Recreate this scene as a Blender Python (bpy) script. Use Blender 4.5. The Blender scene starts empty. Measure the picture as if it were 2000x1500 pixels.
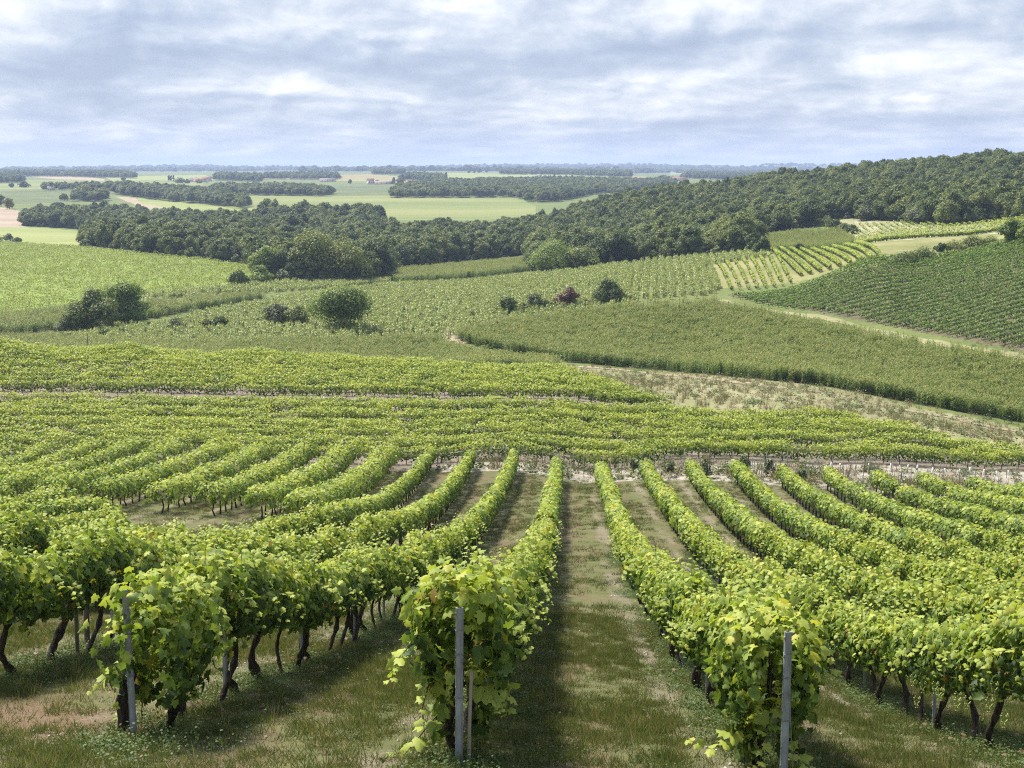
import bpy, math, random
import numpy as np
from math import radians, sin, cos, pi

rng = np.random.default_rng(7)
random.seed(7)
SC = bpy.context.scene
COL = SC.collection

# ------------------------------------------------------------------ camera
F = 2800.0                       # focal length in pixels of the 2000 px wide photograph
TH = math.atan(420.0 / F)        # the camera looks this much below the horizon
cam_d = bpy.data.cameras.new("camera")
cam_d.sensor_width = 36.0
cam_d.lens = 36.0 * F / 2000.0
cam_d.clip_start = 0.1
cam_d.clip_end = 60000.0
cam = bpy.data.objects.new("camera", cam_d)
cam.rotation_euler = (pi / 2 - TH, 0, 0)
COL.objects.link(cam)
SC.camera = cam

# ------------------------------------------------------------------ light
SUN_AZ = radians(-44.0)          # from straight ahead, towards the left
SUN_EL = radians(57.0)
sun_d = bpy.data.lights.new("sun", 'SUN')
sun_d.energy = 3.9
sun_d.angle = radians(10.0)
sun_d.color = (1.0, 0.945, 0.85)
sun = bpy.data.objects.new("sun", sun_d)
COL.objects.link(sun)
sx, sy, sz = sin(SUN_AZ) * cos(SUN_EL), cos(SUN_AZ) * cos(SUN_EL), sin(SUN_EL)
from mathutils import Vector
sun.rotation_euler = Vector((sx, sy, sz)).to_track_quat('Z', 'Y').to_euler()

SC.view_settings.view_transform = 'Standard'
SC.view_settings.look = 'None'
SC.view_settings.exposure = 1.25
SC.view_settings.gamma = 1.0
SC.cycles.pixel_filter_type = 'BLACKMAN_HARRIS'
SC.cycles.filter_width = 1.15
SC.cycles.use_denoising = False


class NT:
    def __init__(self, tree):
        self.t = tree
        tree.nodes.clear()

    def n(self, typ, **kw):
        nd = self.t.nodes.new(typ)
        for k, v in kw.items():
            if k.startswith('i_'):
                key = k[2:]
                key = int(key) if key.isdigit() else key.replace('_', ' ')
                self.put(nd.inputs[key], v)
            else:
                setattr(nd, k, v)
        return nd

    def put(self, inp, v):
        if isinstance(v, bpy.types.NodeSocket):
            self.t.links.new(v, inp)
        elif isinstance(v, bpy.types.Node):
            self.t.links.new(v.outputs[0], inp)
        else:
            if hasattr(inp.default_value, '__len__') and len(inp.default_value) == 4 and len(v) == 3:
                v = tuple(v) + (1.0,)
            inp.default_value = v

    def math(self, op, a, b=0.0, c=None, clamp=False):
        nd = self.t.nodes.new('ShaderNodeMath')
        nd.operation = op
        nd.use_clamp = clamp
        self.put(nd.inputs[0], a)
        self.put(nd.inputs[1], b)
        if c is not None:
            self.put(nd.inputs[2], c)
        return nd.outputs[0]

    def mix(self, f, a, b, mode='MIX'):
        nd = self.t.nodes.new('ShaderNodeMix')
        nd.data_type = 'RGBA'
        nd.blend_type = mode
        self.put(nd.inputs[0], f)
        self.put(nd.inputs[6], a)
        self.put(nd.inputs[7], b)
        return nd.outputs[2]

    def ramp(self, f, stops, interp='LINEAR'):
        nd = self.t.nodes.new('ShaderNodeValToRGB')
        cr = nd.color_ramp
        cr.interpolation = interp
        while len(cr.elements) < len(stops):
            cr.elements.new(0.5)
        for e, (p, c) in zip(cr.elements, stops):
            e.position = p
            e.color = tuple(c) + (1.0,) if hasattr(c, '__len__') else (c, c, c, 1)
        self.put(nd.inputs[0], f)
        return nd.outputs[0]

    def noise(self, vec, scale, detail=3.0, rough=0.55, dist=0.0):
        nd = self.n('ShaderNodeTexNoise')
        if vec is not None:
            self.put(nd.inputs['Vector'], vec)
        nd.inputs['Scale'].default_value = scale
        nd.inputs['Detail'].default_value = detail
        nd.inputs['Roughness'].default_value = rough
        nd.inputs['Distortion'].default_value = dist
        return nd.outputs[0]

    def mapping(self, vec, scale=(1, 1, 1), rot=(0, 0, 0), loc=(0, 0, 0)):
        nd = self.n('ShaderNodeMapping')
        self.put(nd.inputs['Vector'], vec)
        nd.inputs['Scale'].default_value = scale
        nd.inputs['Rotation'].default_value = rot
        nd.inputs['Location'].default_value = loc
        return nd.outputs[0]

    def smooth(self, v, a, b, to0=0.0, to1=1.0):
        nd = self.n('ShaderNodeMapRange')
        nd.interpolation_type = 'SMOOTHSTEP'
        self.put(nd.inputs[0], v)
        nd.inputs[1].default_value = a
        nd.inputs[2].default_value = b
        nd.inputs[3].default_value = to0
        nd.inputs[4].default_value = to1
        return nd.outputs[0]


# ------------------------------------------------------------------ sky with broken cloud layer
def build_world():
    w = bpy.data.worlds.new("World")
    SC.world = w
    w.use_nodes = True
    T = NT(w.node_tree)
    out = T.n('ShaderNodeOutputWorld')
    bg = T.n('ShaderNodeBackground')
    T.t.links.new(bg.outputs[0], out.inputs[0])
    sky = T.n('ShaderNodeTexSky')
    sky.sky_type = 'NISHITA'
    sky.sun_disc = False
    sky.sun_elevation = SUN_EL
    sky.sun_rotation = SUN_AZ
    sky.air_density = 1.0
    sky.dust_density = 0.6
    tc = T.n('ShaderNodeTexCoord')
    sep = T.n('ShaderNodeSeparateXYZ')
    T.put(sep.inputs[0], tc.outputs['Generated'])
    dx, dy, dz = sep.outputs
    # bearing and height above the horizon; banks of cloud flatten and crowd together towards the horizon
    u = T.math('ARCTAN2', dx, dy)
    v = T.math('DIVIDE', dz, T.math('SQRT', T.math('ADD', T.math('MULTIPLY', dx, dx), T.math('MULTIPLY', dy, dy))))
    px_ = T.math('MULTIPLY', u, 8.0)
    py_ = T.math('MULTIPLY', T.math('LOGARITHM', T.math('ADD', T.math('MAXIMUM', v, 0.0), 0.035), 2.71828), 4.6)

    def sheet(ox, oy):
        c = T.n('ShaderNodeCombineXYZ')
        T.put(c.inputs[0], T.math('ADD', px_, ox))
        T.put(c.inputs[1], T.math('ADD', py_, oy))
        return c.outputs[0]

    def fbm(p):
        a = T.noise(T.mapping(p, (0.75, 0.50, 1), loc=(3.1, 4.7, 0)), 1.0, 3.0, 0.5, 0.0)
        b = T.noise(T.mapping(p, (2.7, 1.15, 1), loc=(8.3, 0.4, 2)), 1.0, 9.0, 0.60, 0.3)
        return T.math('ADD', T.math('MULTIPLY', a, 0.78), T.math('MULTIPLY', b, 0.46))
    n0 = fbm(sheet(0.0, 0.0))
    n1 = fbm(sheet(-0.08, 0.22))          # a little towards the light and the top of the cloud
    wob = T.math('MULTIPLY', T.math('SUBTRACT', n0, 0.62), 0.18)

    def blob(px, py, wx, wy, amp):
        uu, vv = (px - 1000) / F, (330 - py) / F
        a = T.math('DIVIDE', T.math('SUBTRACT', T.math('ADD', u, wob), uu), wx / F)
        b = T.math('DIVIDE', T.math('SUBTRACT', T.math('ADD', v, T.math('MULTIPLY', wob, 0.30)), vv), wy / F)
        r2 = T.math('ADD', T.math('MULTIPLY', a, a), T.math('MULTIPLY', b, b))
        return T.math('MULTIPLY', T.math('POWER', 2.718, T.math('MULTIPLY', r2, -1.0)), amp * 1.25)
    thick = T.math('MULTIPLY', T.math('SUBTRACT', n0, 0.62), 2.9)
    lit = T.math('MULTIPLY', T.math('SUBTRACT', n0, n1), 2.6)
    dens = T.math('SUBTRACT', lit, T.math('MULTIPLY', thick, 0.55))
    masses = [(680, 122, 250, 30, -0.34), (200, 150, 230, 40, -0.20), (330, 55, 150, 28, -0.14),
              (1260, 84, 150, 18, -0.26), (1720, 80, 260, 26, -0.14), (60, 50, 60, 26, 0.26),
              (890, 20, 70, 30, 0.26), (1290, 30, 140, 26, 0.22), (600, 176, 160, 12, 0.24),
              (860, 192, 120, 14, 0.18), (1180, 165, 160, 18, 0.18), (1540, 152, 180, 16, 0.20),
              (1960, 125, 60, 20, 0.26), (480, 75, 80, 20, 0.22), (1760, 200, 150, 10, 0.18),
              (1500, 240, 500, 16, -0.14), (400, 225, 400, 26, -0.12), (1000, 0, 900, 40, 0.06)]
    for mm in masses:
        dens = T.math('ADD', dens, blob(*mm))
    ramp = T.ramp(T.math('ADD', dens, 0.47), [
        (0.02, (0.225, 0.262, 0.345)), (0.27, (0.285, 0.325, 0.405)), (0.47, (0.375, 0.408, 0.465)),
        (0.66, (0.50, 0.515, 0.55)), (0.95, (0.70, 0.695, 0.69))])
    low = T.smooth(v, 0.0, 0.042)
    hzc = T.mix(T.smooth(v, 0.0, 0.012), (0.37, 0.46, 0.61), (0.30, 0.37, 0.52))
    cloud = T.mix(T.math('ADD', T.math('MULTIPLY', low, 0.65), 0.12), T.mix(0.45, hzc, ramp), ramp)
    cl10 = T.mix(1.0, cloud, (6.15, 6.15, 6.15), 'MULTIPLY')
    cover = T.smooth(dz, -0.02, 0.0)
    hi = T.math('SUBTRACT', 1.0, T.math('MULTIPLY', T.smooth(dz, 0.2, 0.6), 0.5))
    col = T.mix(T.math('MULTIPLY', T.math('MULTIPLY', cover, 0.95), hi), sky.outputs[0], cl10)
    T.put(bg.inputs[0], col)
    bg.inputs[1].default_value = 0.12


build_world()

# ------------------------------------------------------------------ object helpers
def tag(o, label=None, cat=None, group=None, kind=None):
    if label: o['label'] = label
    if cat: o['category'] = cat
    if group: o['group'] = group
    if kind: o['kind'] = kind
    return o


def link(o, parent=None):
    COL.objects.link(o)
    if parent is not None:
        o.parent = parent
    return o


def empty(name, loc, label, cat, group=None, rz=0.0):
    o = bpy.data.objects.new(name, None)
    o.empty_display_size = 0.2
    o.location = loc
    o.rotation_euler = (0, 0, rz)
    link(o)
    return tag(o, label, cat, group)


class MB:
    """collects vertices and faces (any face size) for one mesh"""
    def __init__(self):
        self.V, self.F, self.S, self.A, self.M, self.n = [], [], [], [], [], 0

    def add(self, V, Fc, a=None, mat=0):
        V = np.asarray(V, float).reshape(-1, 3)
        Fc = np.asarray(Fc, np.int64)
        self.V.append(V)
        self.F.append((Fc + self.n).ravel())
        self.S.append(np.full(len(Fc), Fc.shape[1]))
        if a is None:
            a = 0.5
        self.A.append(np.broadcast_to(np.asarray(a, float), (len(Fc),)))
        self.M.append(np.full(len(Fc), mat))
        self.n += len(V)

    def mesh(self, name, mats, smooth=False):
        V = np.concatenate(self.V); Fl = np.concatenate(self.F)
        S = np.concatenate(self.S); A = np.concatenate(self.A); M = np.concatenate(self.M)
        me = bpy.data.meshes.new(name)
        me.vertices.add(len(V)); me.vertices.foreach_set('co', V.astype(np.float32).ravel())
        me.loops.add(len(Fl)); me.loops.foreach_set('vertex_index', Fl.astype(np.int32))
        me.polygons.add(len(S))
        st = np.zeros(len(S), np.int32); st[1:] = np.cumsum(S)[:-1]
        me.polygons.foreach_set('loop_start', st)
        me.polygons.foreach_set('material_index', M.astype(np.int32))
        if smooth:
            me.polygons.foreach_set('use_smooth', np.ones(len(S), bool))
        at = me.attributes.new('v', 'FLOAT', 'FACE')
        at.data.foreach_set('value', A.astype(np.float32))
        for m in (mats if isinstance(mats, (list, tuple)) else [mats]):
            me.materials.append(m)
        me.update(calc_edges=True)
        return me

    def obj(self, name, mats, parent=None, smooth=False, linked=True):
        o = bpy.data.objects.new(name, self.mesh(name, mats, smooth))
        return link(o, parent) if linked else o

    def box(self, x0, x1, y0, y1, z0, z1, a=None, mat=0):
        V = [(x, y, z) for z in (z0, z1) for y in (y0, y1) for x in (x0, x1)]
        self.add(V, [(0, 2, 3, 1), (4, 5, 7, 6), (0, 1, 5, 4), (2, 6, 7, 3), (0, 4, 6, 2), (1, 3, 7, 5)], a, mat)

    def tube(self, pts, rad, seg=7, jit=0.0, a=None, mat=0, cap=True):
        pts = np.asarray(pts, float); rad = np.asarray(rad, float)
        n = len(pts)
        tan = np.gradient(pts, axis=0)
        tan /= np.linalg.norm(tan, axis=1)[:, None] + 1e-9
        ref = np.array([0.31, 0.95, 0.02]) if abs(tan[0][2]) > 0.5 else np.array([0.05, 0.1, 1.0])
        s = np.cross(tan, ref); s /= np.linalg.norm(s, axis=1)[:, None] + 1e-9
        b = np.cross(s, tan)
        ang = np.arange(seg) * 2 * pi / seg
        r = rad[:, None] * (1 + jit * rng.uniform(-1, 1, (n, seg)))
        V = pts[:, None] + r[..., None] * (np.cos(ang)[None, :, None] * s[:, None] + np.sin(ang)[None, :, None] * b[:, None])
        i, j = np.meshgrid(np.arange(n - 1), np.arange(seg), indexing='ij')
        j2 = (j + 1) % seg
        Fc = np.stack([i * seg + j, i * seg + j2, (i + 1) * seg + j2, (i + 1) * seg + j], -1).reshape(-1, 4)
        n0 = self.n
        self.add(V.reshape(-1, 3), Fc, a, mat)
        if cap:
            self.F.append(np.arange(seg) + n0 + (n - 1) * seg)
            self.S.append(np.array([seg])); self.A.append(np.array([0.5 if a is None else a])); self.M.append(np.array([mat]))


def unit(v):
    return v / (np.linalg.norm(v, axis=-1, keepdims=True) + 1e-9)


def stamp(mb, TV, TF, c, nrm, tip, size, a, mat=0):
    """lays a copy of the template (side, tip, normal axes) at every point"""
    TV = np.asarray(TV, float); TF = np.asarray(TF)
    N = len(c)
    n = unit(nrm)
    t = unit(tip - (tip * n).sum(1)[:, None] * n)
    s = np.cross(t, n)
    size = np.broadcast_to(np.asarray(size, float), (N,))
    V = c[:, None] + size[:, None, None] * (TV[None, :, 0, None] * s[:, None] + TV[None, :, 1, None] * t[:, None] + TV[None, :, 2, None] * n[:, None])
    Fc = (TF[None] + (np.arange(N) * len(TV))[:, None, None]).reshape(-1, TF.shape[1])
    mb.add(V.reshape(-1, 3), Fc, np.repeat(np.broadcast_to(np.asarray(a, float), (N,)), len(TF)), mat)


# leaf templates, base at the origin, tip along +y
def lobed_leaf():
    o = [(0.0, -0.02), (0.22, -0.18), (0.46, 0.02), (0.36, 0.22), (0.52, 0.46), (0.27, 0.55), (0.18, 0.78), (0.0, 0.98),
         (-0.18, 0.78), (-0.27, 0.55), (-0.52, 0.46), (-0.36, 0.22), (-0.46, 0.02), (-0.22, -0.18)]
    V = [(0, 0.34, 0.035)] + [(x, y, -0.42 * abs(x) ** 1.3 - 0.26 * max(0, y - 0.35) ** 1.2 + (0.05 if i % 2 else -0.03)) for i, (x, y) in enumerate(o)]
    n = len(o)
    return V, [(0, 1 + (i + 1) % n, 1 + i) for i in range(n)]


LEAF = lobed_leaf()
LEAF5 = ([(0, 0, 0), (0.45, 0.1, -0.08), (0.42, 0.6, -0.1), (0, 0.95, -0.08), (-0.42, 0.6, -0.1), (-0.45, 0.1, -0.08)],
         [(0, 3, 2, 1), (0, 5, 4, 3)])
LEAF4 = ([(-0.42, 0.0, -0.05), (0.42, 0.1, -0.05), (0.36, 0.9, -0.05), (-0.4, 0.8, 0.05)], [(0, 3, 2, 1)])


# ------------------------------------------------------------------ terrain
COSD = math.cos(TH); SIND = math.sin(TH)


def pix(px, py):
    """direction of a pixel of the photograph: sideways and vertical slope per metre ahead"""
    yc = (750.0 - np.asarray(py, float)) / F
    xc = (np.asarray(px, float) - 1000.0) / F
    d = COSD + SIND * yc
    return xc / d, (-SIND + COSD * yc) / d


def project(X, Y, Z):
    d = Y * COSD - Z * SIND
    yu = Y * SIND + Z * COSD
    return 1000 + F * X / d, 750 - F * yu / d


CT = []   # (u, ln Y, e)


def cp(px, py, Y):
    u, e = pix(px, py); CT.append((float(u), math.log(Y), float(e)))


def cz(px, Y, Z):
    CT.append(((px - 1000) / F / 0.99, math.log(Y), Z / Y))


ROW0, ROWS, ROWK = -1.0, 3.1, 0.042     # row k of the near vineyard: x = ROW0 + ROWS k + ROWK y


def cr(px, py, k, h=0.0):
    u, e = pix(px, py)
    Y = (ROW0 + ROWS * k) / (float(u) - ROWK)
    CT.append((float(u), math.log(Y), float(e) - h / Y))


for px in (-300, 300, 1000, 1700, 2300):
    cz(px, 3, -2.95); cz(px, 6, -3.7 - 0.0002 * (px - 1000) * .6); cz(px, 9, -4.45 - 0.0004 * (px - 1000) * .6)
for a in [(1657, 1340, 2), (1783, 1410, 2), (1530, 1505, 1), (1335, 1308, 1), (893, 1490, 0), (996, 1304, 0), (268, 1440, -1), (381, 1399, -1),
          (476, 1348, -1), (560, 1315, -1), (869, 1131, -1), (20, 1325, -2)]:
    cr(*a)
cr(465, 1060, -2, 1.6); cr(465, 1038, -3, 1.6); cr(0, 1021, -3, 1.6); cr(600, 993, -3, 1.65); cr(600, 1049, -2, 1.65); cr(750, 962, -3, 1.6)
for Y, zc, zl, zr in [(31, -10.1, -9.6, -10.9), (40, -12.3, -12.0, -13.1), (53, -14.9, -14.6, -15.7), (68, -17.2, -17.0, -18.0), (85, -19.8, -19.8, -20.6),
                      (100, -22.0, -21.6, -23.0)]:
    cz(1140, Y, zc); cz(2000, Y, zr); cz(2400, Y, zr - .3); cz(0, Y, zl); cz(-400, Y, zl)
cz(400, 77, -18.9)
for px, l in {
    -300: [(108, -21.6), (135, -21.2), (150, -20.6), (167, -20.2), (185, -23.5), (205, -28), (230, -31.5), (260, -36)],
    0: [(108, -21.7), (135, -21.6), (150, -21.3), (167, -21.0), (185, -24.4), (205, -28.5), (230, -32), (260, -36.5), (300, -39)],
    250: [(135, -21.7), (150, -21.5), (167, -21.5), (185, -24.9)],
    650: [(135, -21.9), (150, -22.2), (167, -22.8), (185, -25.8)],
    500: [(108, -21.9), (135, -21.9), (150, -21.9), (167, -22.2), (185, -25.5), (205, -29), (230, -32.5), (260, -37), (300, -38.6)],
    800: [(108, -22), (135, -22), (150, -22.5), (167, -23.3), (185, -26.2), (205, -29.3), (230, -33), (260, -37.5), (290, -38.7)],
    1100: [(108, -22), (135, -22.1), (150, -22.9), (167, -24.0), (185, -26.6), (205, -29.5), (230, -33), (265, -36)],
    1300: [(108, -22.2), (130, -22.6), (140, -23.4), (160, -25.6), (190, -29), (230, -33.8)],
    1600: [(108, -22.5), (120, -22.6), (130, -23.0), (160, -26.6), (190, -30), (225, -34)],
    1800: [(108, -22.7), (120, -22.9), (135, -24.5), (160, -28.5), (190, -32.8), (213, -35)],
    2000: [(106, -22.9), (114, -23.3), (130, -25.5), (165, -31), (205, -36)],
    2300: [(106, -23.2), (114, -23.8), (130, -26.5), (165, -32), (205, -36.5)]}.items():
    for Y, Z in l: cz(px, Y, Z)
for a in [(1300, 722, 265), (1095, 706, 272), (2000, 690, 250), (1700, 634, 295), (1400, 579, 350), (1250, 590, 345), (1000, 614, 345), (900, 636, 320),
          (670, 646, 330), (215, 648, 340), (0, 642, 350), (500, 641, 345), (-300, 645, 350), (2300, 650, 260),
          (1480, 496, 460), (1250, 514, 500), (1100, 530, 510), (760, 546, 520), (1540, 549, 370), (1700, 521, 345), (2000, 475, 344), (2300, 430, 340),
          (1500, 491, 450), (1680, 479, 430), (1580, 486, 480), (1500, 458, 580), (1640, 446, 580), (1700, 471, 470), (1950, 466, 385), (1950, 433, 520),
          (1650, 431, 600), (1900, 431, 540), (600, 547, 500), (300, 496, 620), (160, 481, 690), (0, 600, 420), (0, 550, 500), (0, 500, 650), (0, 475, 780),
          (300, 590, 400), (300, 530, 520), (490, 545, 500), (-300, 600, 420), (-300, 480, 760), (0, 440, 1050), (0, 402, 1350), (-300, 440, 1050)]:
    cp(*a)
for px, Y, Z in [(2000, 700, -10), (2000, 850, 1.2), (2400, 850, 8), (2400, 600, -12), (1750, 700, -17), (1750, 900, -6), (1500, 750, -25), (1500, 950, -12.5),
                 (1250, 700, -35), (1250, 950, -24), (1100, 700, -39), (1100, 920, -35.5), (1000, 900, -41), (1000, 650, -40),
                 (700, 700, -41), (700, 950, -41), (450, 700, -39.5), (450, 950, -41), (200, 900, -42), (200, 1200, -40),
                 (1750, 1400, -22), (2200, 1400, -10), (1400, 1400, -28), (1100, 1400, -34)]:
    cz(px, Y, Z)
for a in [(500, 413, 1250), (900, 422, 1180), (300, 407, 1400), (200, 385, 1600), (500, 381, 1750), (800, 380, 1750), (1030, 382, 1750),
          (0, 372, 1900), (300, 362, 2200), (640, 366, 2300), (1000, 356, 2600), (0, 352, 2700), (400, 349, 3100), (700, 347, 3200), (1000, 345, 3400), (1250, 352, 2900), (1400, 350, 3300),
          (0, 342, 4000), (400, 339, 4400), (700, 337, 4600), (1000, 336, 4800), (1300, 340, 5200), (1500, 342, 5200),
          (-300, 340, 4000), (-300, 372, 1900), (1900, 345, 4000), (2400, 345, 4000), (1900, 365, 2400), (2400, 365, 2400)]:
    cp(*a)
for px, py in [(-300, 331), (0, 331), (200, 330), (270, 328.5), (340, 325.5), (420, 328), (600, 329.5), (800, 330), (900, 327), (980, 325.5), (1100, 325), (1240, 324), (1400, 325), (1550, 323.5), (1700, 325), (2300, 325)]:
    cp(px, py, 11000)
    cp(px, 334.5 if px > 1050 else 333.5, 7500)
    cz(px, 14000, -30)
CT = np.array(CT)
US = 7.0


def _tps_fit():
    P = np.stack([CT[:, 0] * US, CT[:, 1] * 1.6], 1)
    n = len(P)
    d2 = ((P[:, None] - P[None]) ** 2).sum(-1)
    K = 0.5 * d2 * np.log(d2 + 1e-9)
    A = np.zeros((n + 3, n + 3))
    A[:n, :n] = K + np.eye(n) * 2e-4
    A[:n, n] = 1; A[:n, n + 1:] = P
    A[n, :n] = 1; A[n + 1:, :n] = P.T
    b = np.zeros(n + 3)
    # fit the height scaled by a smooth function of distance so that near and far weigh alike
    b[:n] = CT[:, 2]
    return P, np.linalg.solve(A, b)


_P, _W = _tps_fit()


def slope(u, lnY):
    u = np.clip(np.asarray(u, float), -0.47, 0.47) * US
    v = np.asarray(lnY, float) * 1.6
    u, v = np.broadcast_arrays(u, v)
    sh = u.shape
    u = u.ravel(); v = v.ravel()
    out = np.empty(len(u))
    for i in range(0, len(u), 40000):
        uu = u[i:i + 40000]; vv = v[i:i + 40000]
        d2 = (uu[:, None] - _P[None, :, 0]) ** 2 + (vv[:, None] - _P[None, :, 1]) ** 2
        out[i:i + 40000] = (0.5 * d2 * np.log(d2 + 1e-9)) @ _W[:-3] + _W[-3] + uu * _W[-2] + vv * _W[-1]
    return out.reshape(sh)


def hz(X, Y):
    Y = np.maximum(np.asarray(Y, float), 2.0)
    return Y * slope(np.asarray(X, float) / Y, np.log(Y))


def hz1(x, y):
    return float(hz(np.array([x]), np.array([y]))[0])


def at(px, Y):
    """ground point seen in column px at distance Y"""
    X = (px - 1000) / F / 0.985 * Y
    return X, Y, hz1(X, Y)


def ground_at(px, py, y0, y1):
    """ground point that shows at a pixel, searched between two distances"""
    u, e = pix(px, py)
    Ys = np.exp(np.linspace(math.log(y0), math.log(y1), 400))
    d = slope(np.full(400, float(u)), np.log(Ys)) - float(e)
    i = int(np.argmin(np.abs(d)))
    s = np.where(np.sign(d[:-1]) != np.sign(d[1:]))[0]
    if len(s): i = int(s[0])
    Y = float(Ys[i])
    return float(u) * Y, Y, Y * float(slope(np.array([float(u)]), np.array([math.log(Y)]))[0])


def inpoly(px, py, poly):
    px = np.asarray(px); py = np.asarray(py)
    ins = np.zeros(px.shape, bool)
    n = len(poly)
    for i in range(n):
        x0, y0 = poly[i]; x1, y1 = poly[(i + 1) % n]
        if y0 == y1: continue
        c = ((y0 > py) != (y1 > py)) & (px < (x1 - x0) * (py - y0) / (y1 - y0) + x0)
        ins ^= c
    return ins


# ---- parcels: outline in the photograph (or in column / distance) plus the distances between which it lies
def PY(poly, a, b):
    return lambda px, py, Y: (Y > a) & (Y < b) & inpoly(px, py, poly)


def PD(poly):
    return lambda px, py, Y: inpoly(px, Y, poly)


CORN_BIG = [(1098, 706), (1200, 716), (1300, 724), (1600, 752), (1800, 791), (2000, 826), (2300, 862), (2300, 766), (2000, 722), (1700, 663), (1400, 601), (1250, 607),
            (1000, 636), (885, 660), (905, 668), (960, 684), (1040, 696)]
CORN_LOW = [(-300, 668), (100, 668), (200, 678), (300, 682), (620, 676), (845, 668), (868, 680), (905, 692), (960, 705), (1040, 713), (1088, 716), (1090, 724), (800, 800), (-300, 800)]
CORN_MID = [(-300, 652), (0, 625), (150, 607), (285, 600), (490, 583), (530, 581), (520, 584), (400, 604), (290, 624), (150, 644), (0, 655), (-300, 662)]
CORN_BACK = [(752, 546), (780, 533), (900, 522), (1035, 510), (1035, 530), (900, 546), (780, 552)]
CORN_HILL = [(1480, 474), (1490, 466), (1560, 456), (1640, 454), (1665, 470), (1664, 487), (1500, 492)]
SUNFL = [(300, 640), (400, 612), (520, 590), (640, 572), (760, 558), (900, 553), (1035, 540), (1130, 530), (1250, 513), (1480, 496), (1500, 502), (1382, 518), (1412, 560),
         (1396, 590), (1250, 603), (1000, 632), (880, 660), (850, 668), (720, 674), (500, 678), (300, 682), (150, 684), (140, 660), (230, 640)]
PALE_STRIP = [(285, 586), (285, 577), (490, 556), (760, 541), (760, 553), (560, 571), (480, 574)]
LEFT_FIELD = [(-300, 470), (0, 473), (165, 483), (300, 497), (490, 516), (492, 541), (440, 556), (285, 576), (150, 593), (0, 611), (-300, 640)]
FAR_LEFT_FIELD = [(-300, 443), (40, 443), (150, 450), (170, 462), (160, 482), (0, 473), (-300, 468)]
TILLED = [(-300, 400), (0, 403), (45, 414), (40, 430), (70, 441), (40, 444), (-300, 444)]
WOOD = [(45, 441), (150, 447), (195, 468), (158, 482), (230, 488), (300, 498), (400, 506), (492, 518), (500, 548), (560, 551), (640, 552), (700, 553), (755, 546), (775, 525),
        (900, 511), (1040, 497), (1036, 529), (1130, 527), (1250, 510), (1478, 494), (1468, 472), (1490, 456), (1600, 441), (1640, 426), (1760, 433), (1850, 441), (1965, 430),
        (2400, 420), (2400, 312), (2000, 327), (1850, 334), (1750, 346), (1600, 360), (1500, 364), (1400, 383), (1300, 388), (1200, 406), (1100, 436), (1050, 447),
        (1000, 456), (950, 461), (850, 465), (765, 466), (750, 452), (600, 441), (500, 440), (400, 438), (300, 430), (200, 422), (120, 423), (45, 430)]
FIELD_CENTRE = [(480, 383), (760, 382), (1010, 384), (1045, 402), (1060, 470), (400, 470), (440, 412), (490, 405)]
FIELD_WEDGE = [(255, 388), (330, 386), (400, 396), (490, 407), (450, 440), (330, 425), (262, 396)]

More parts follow.
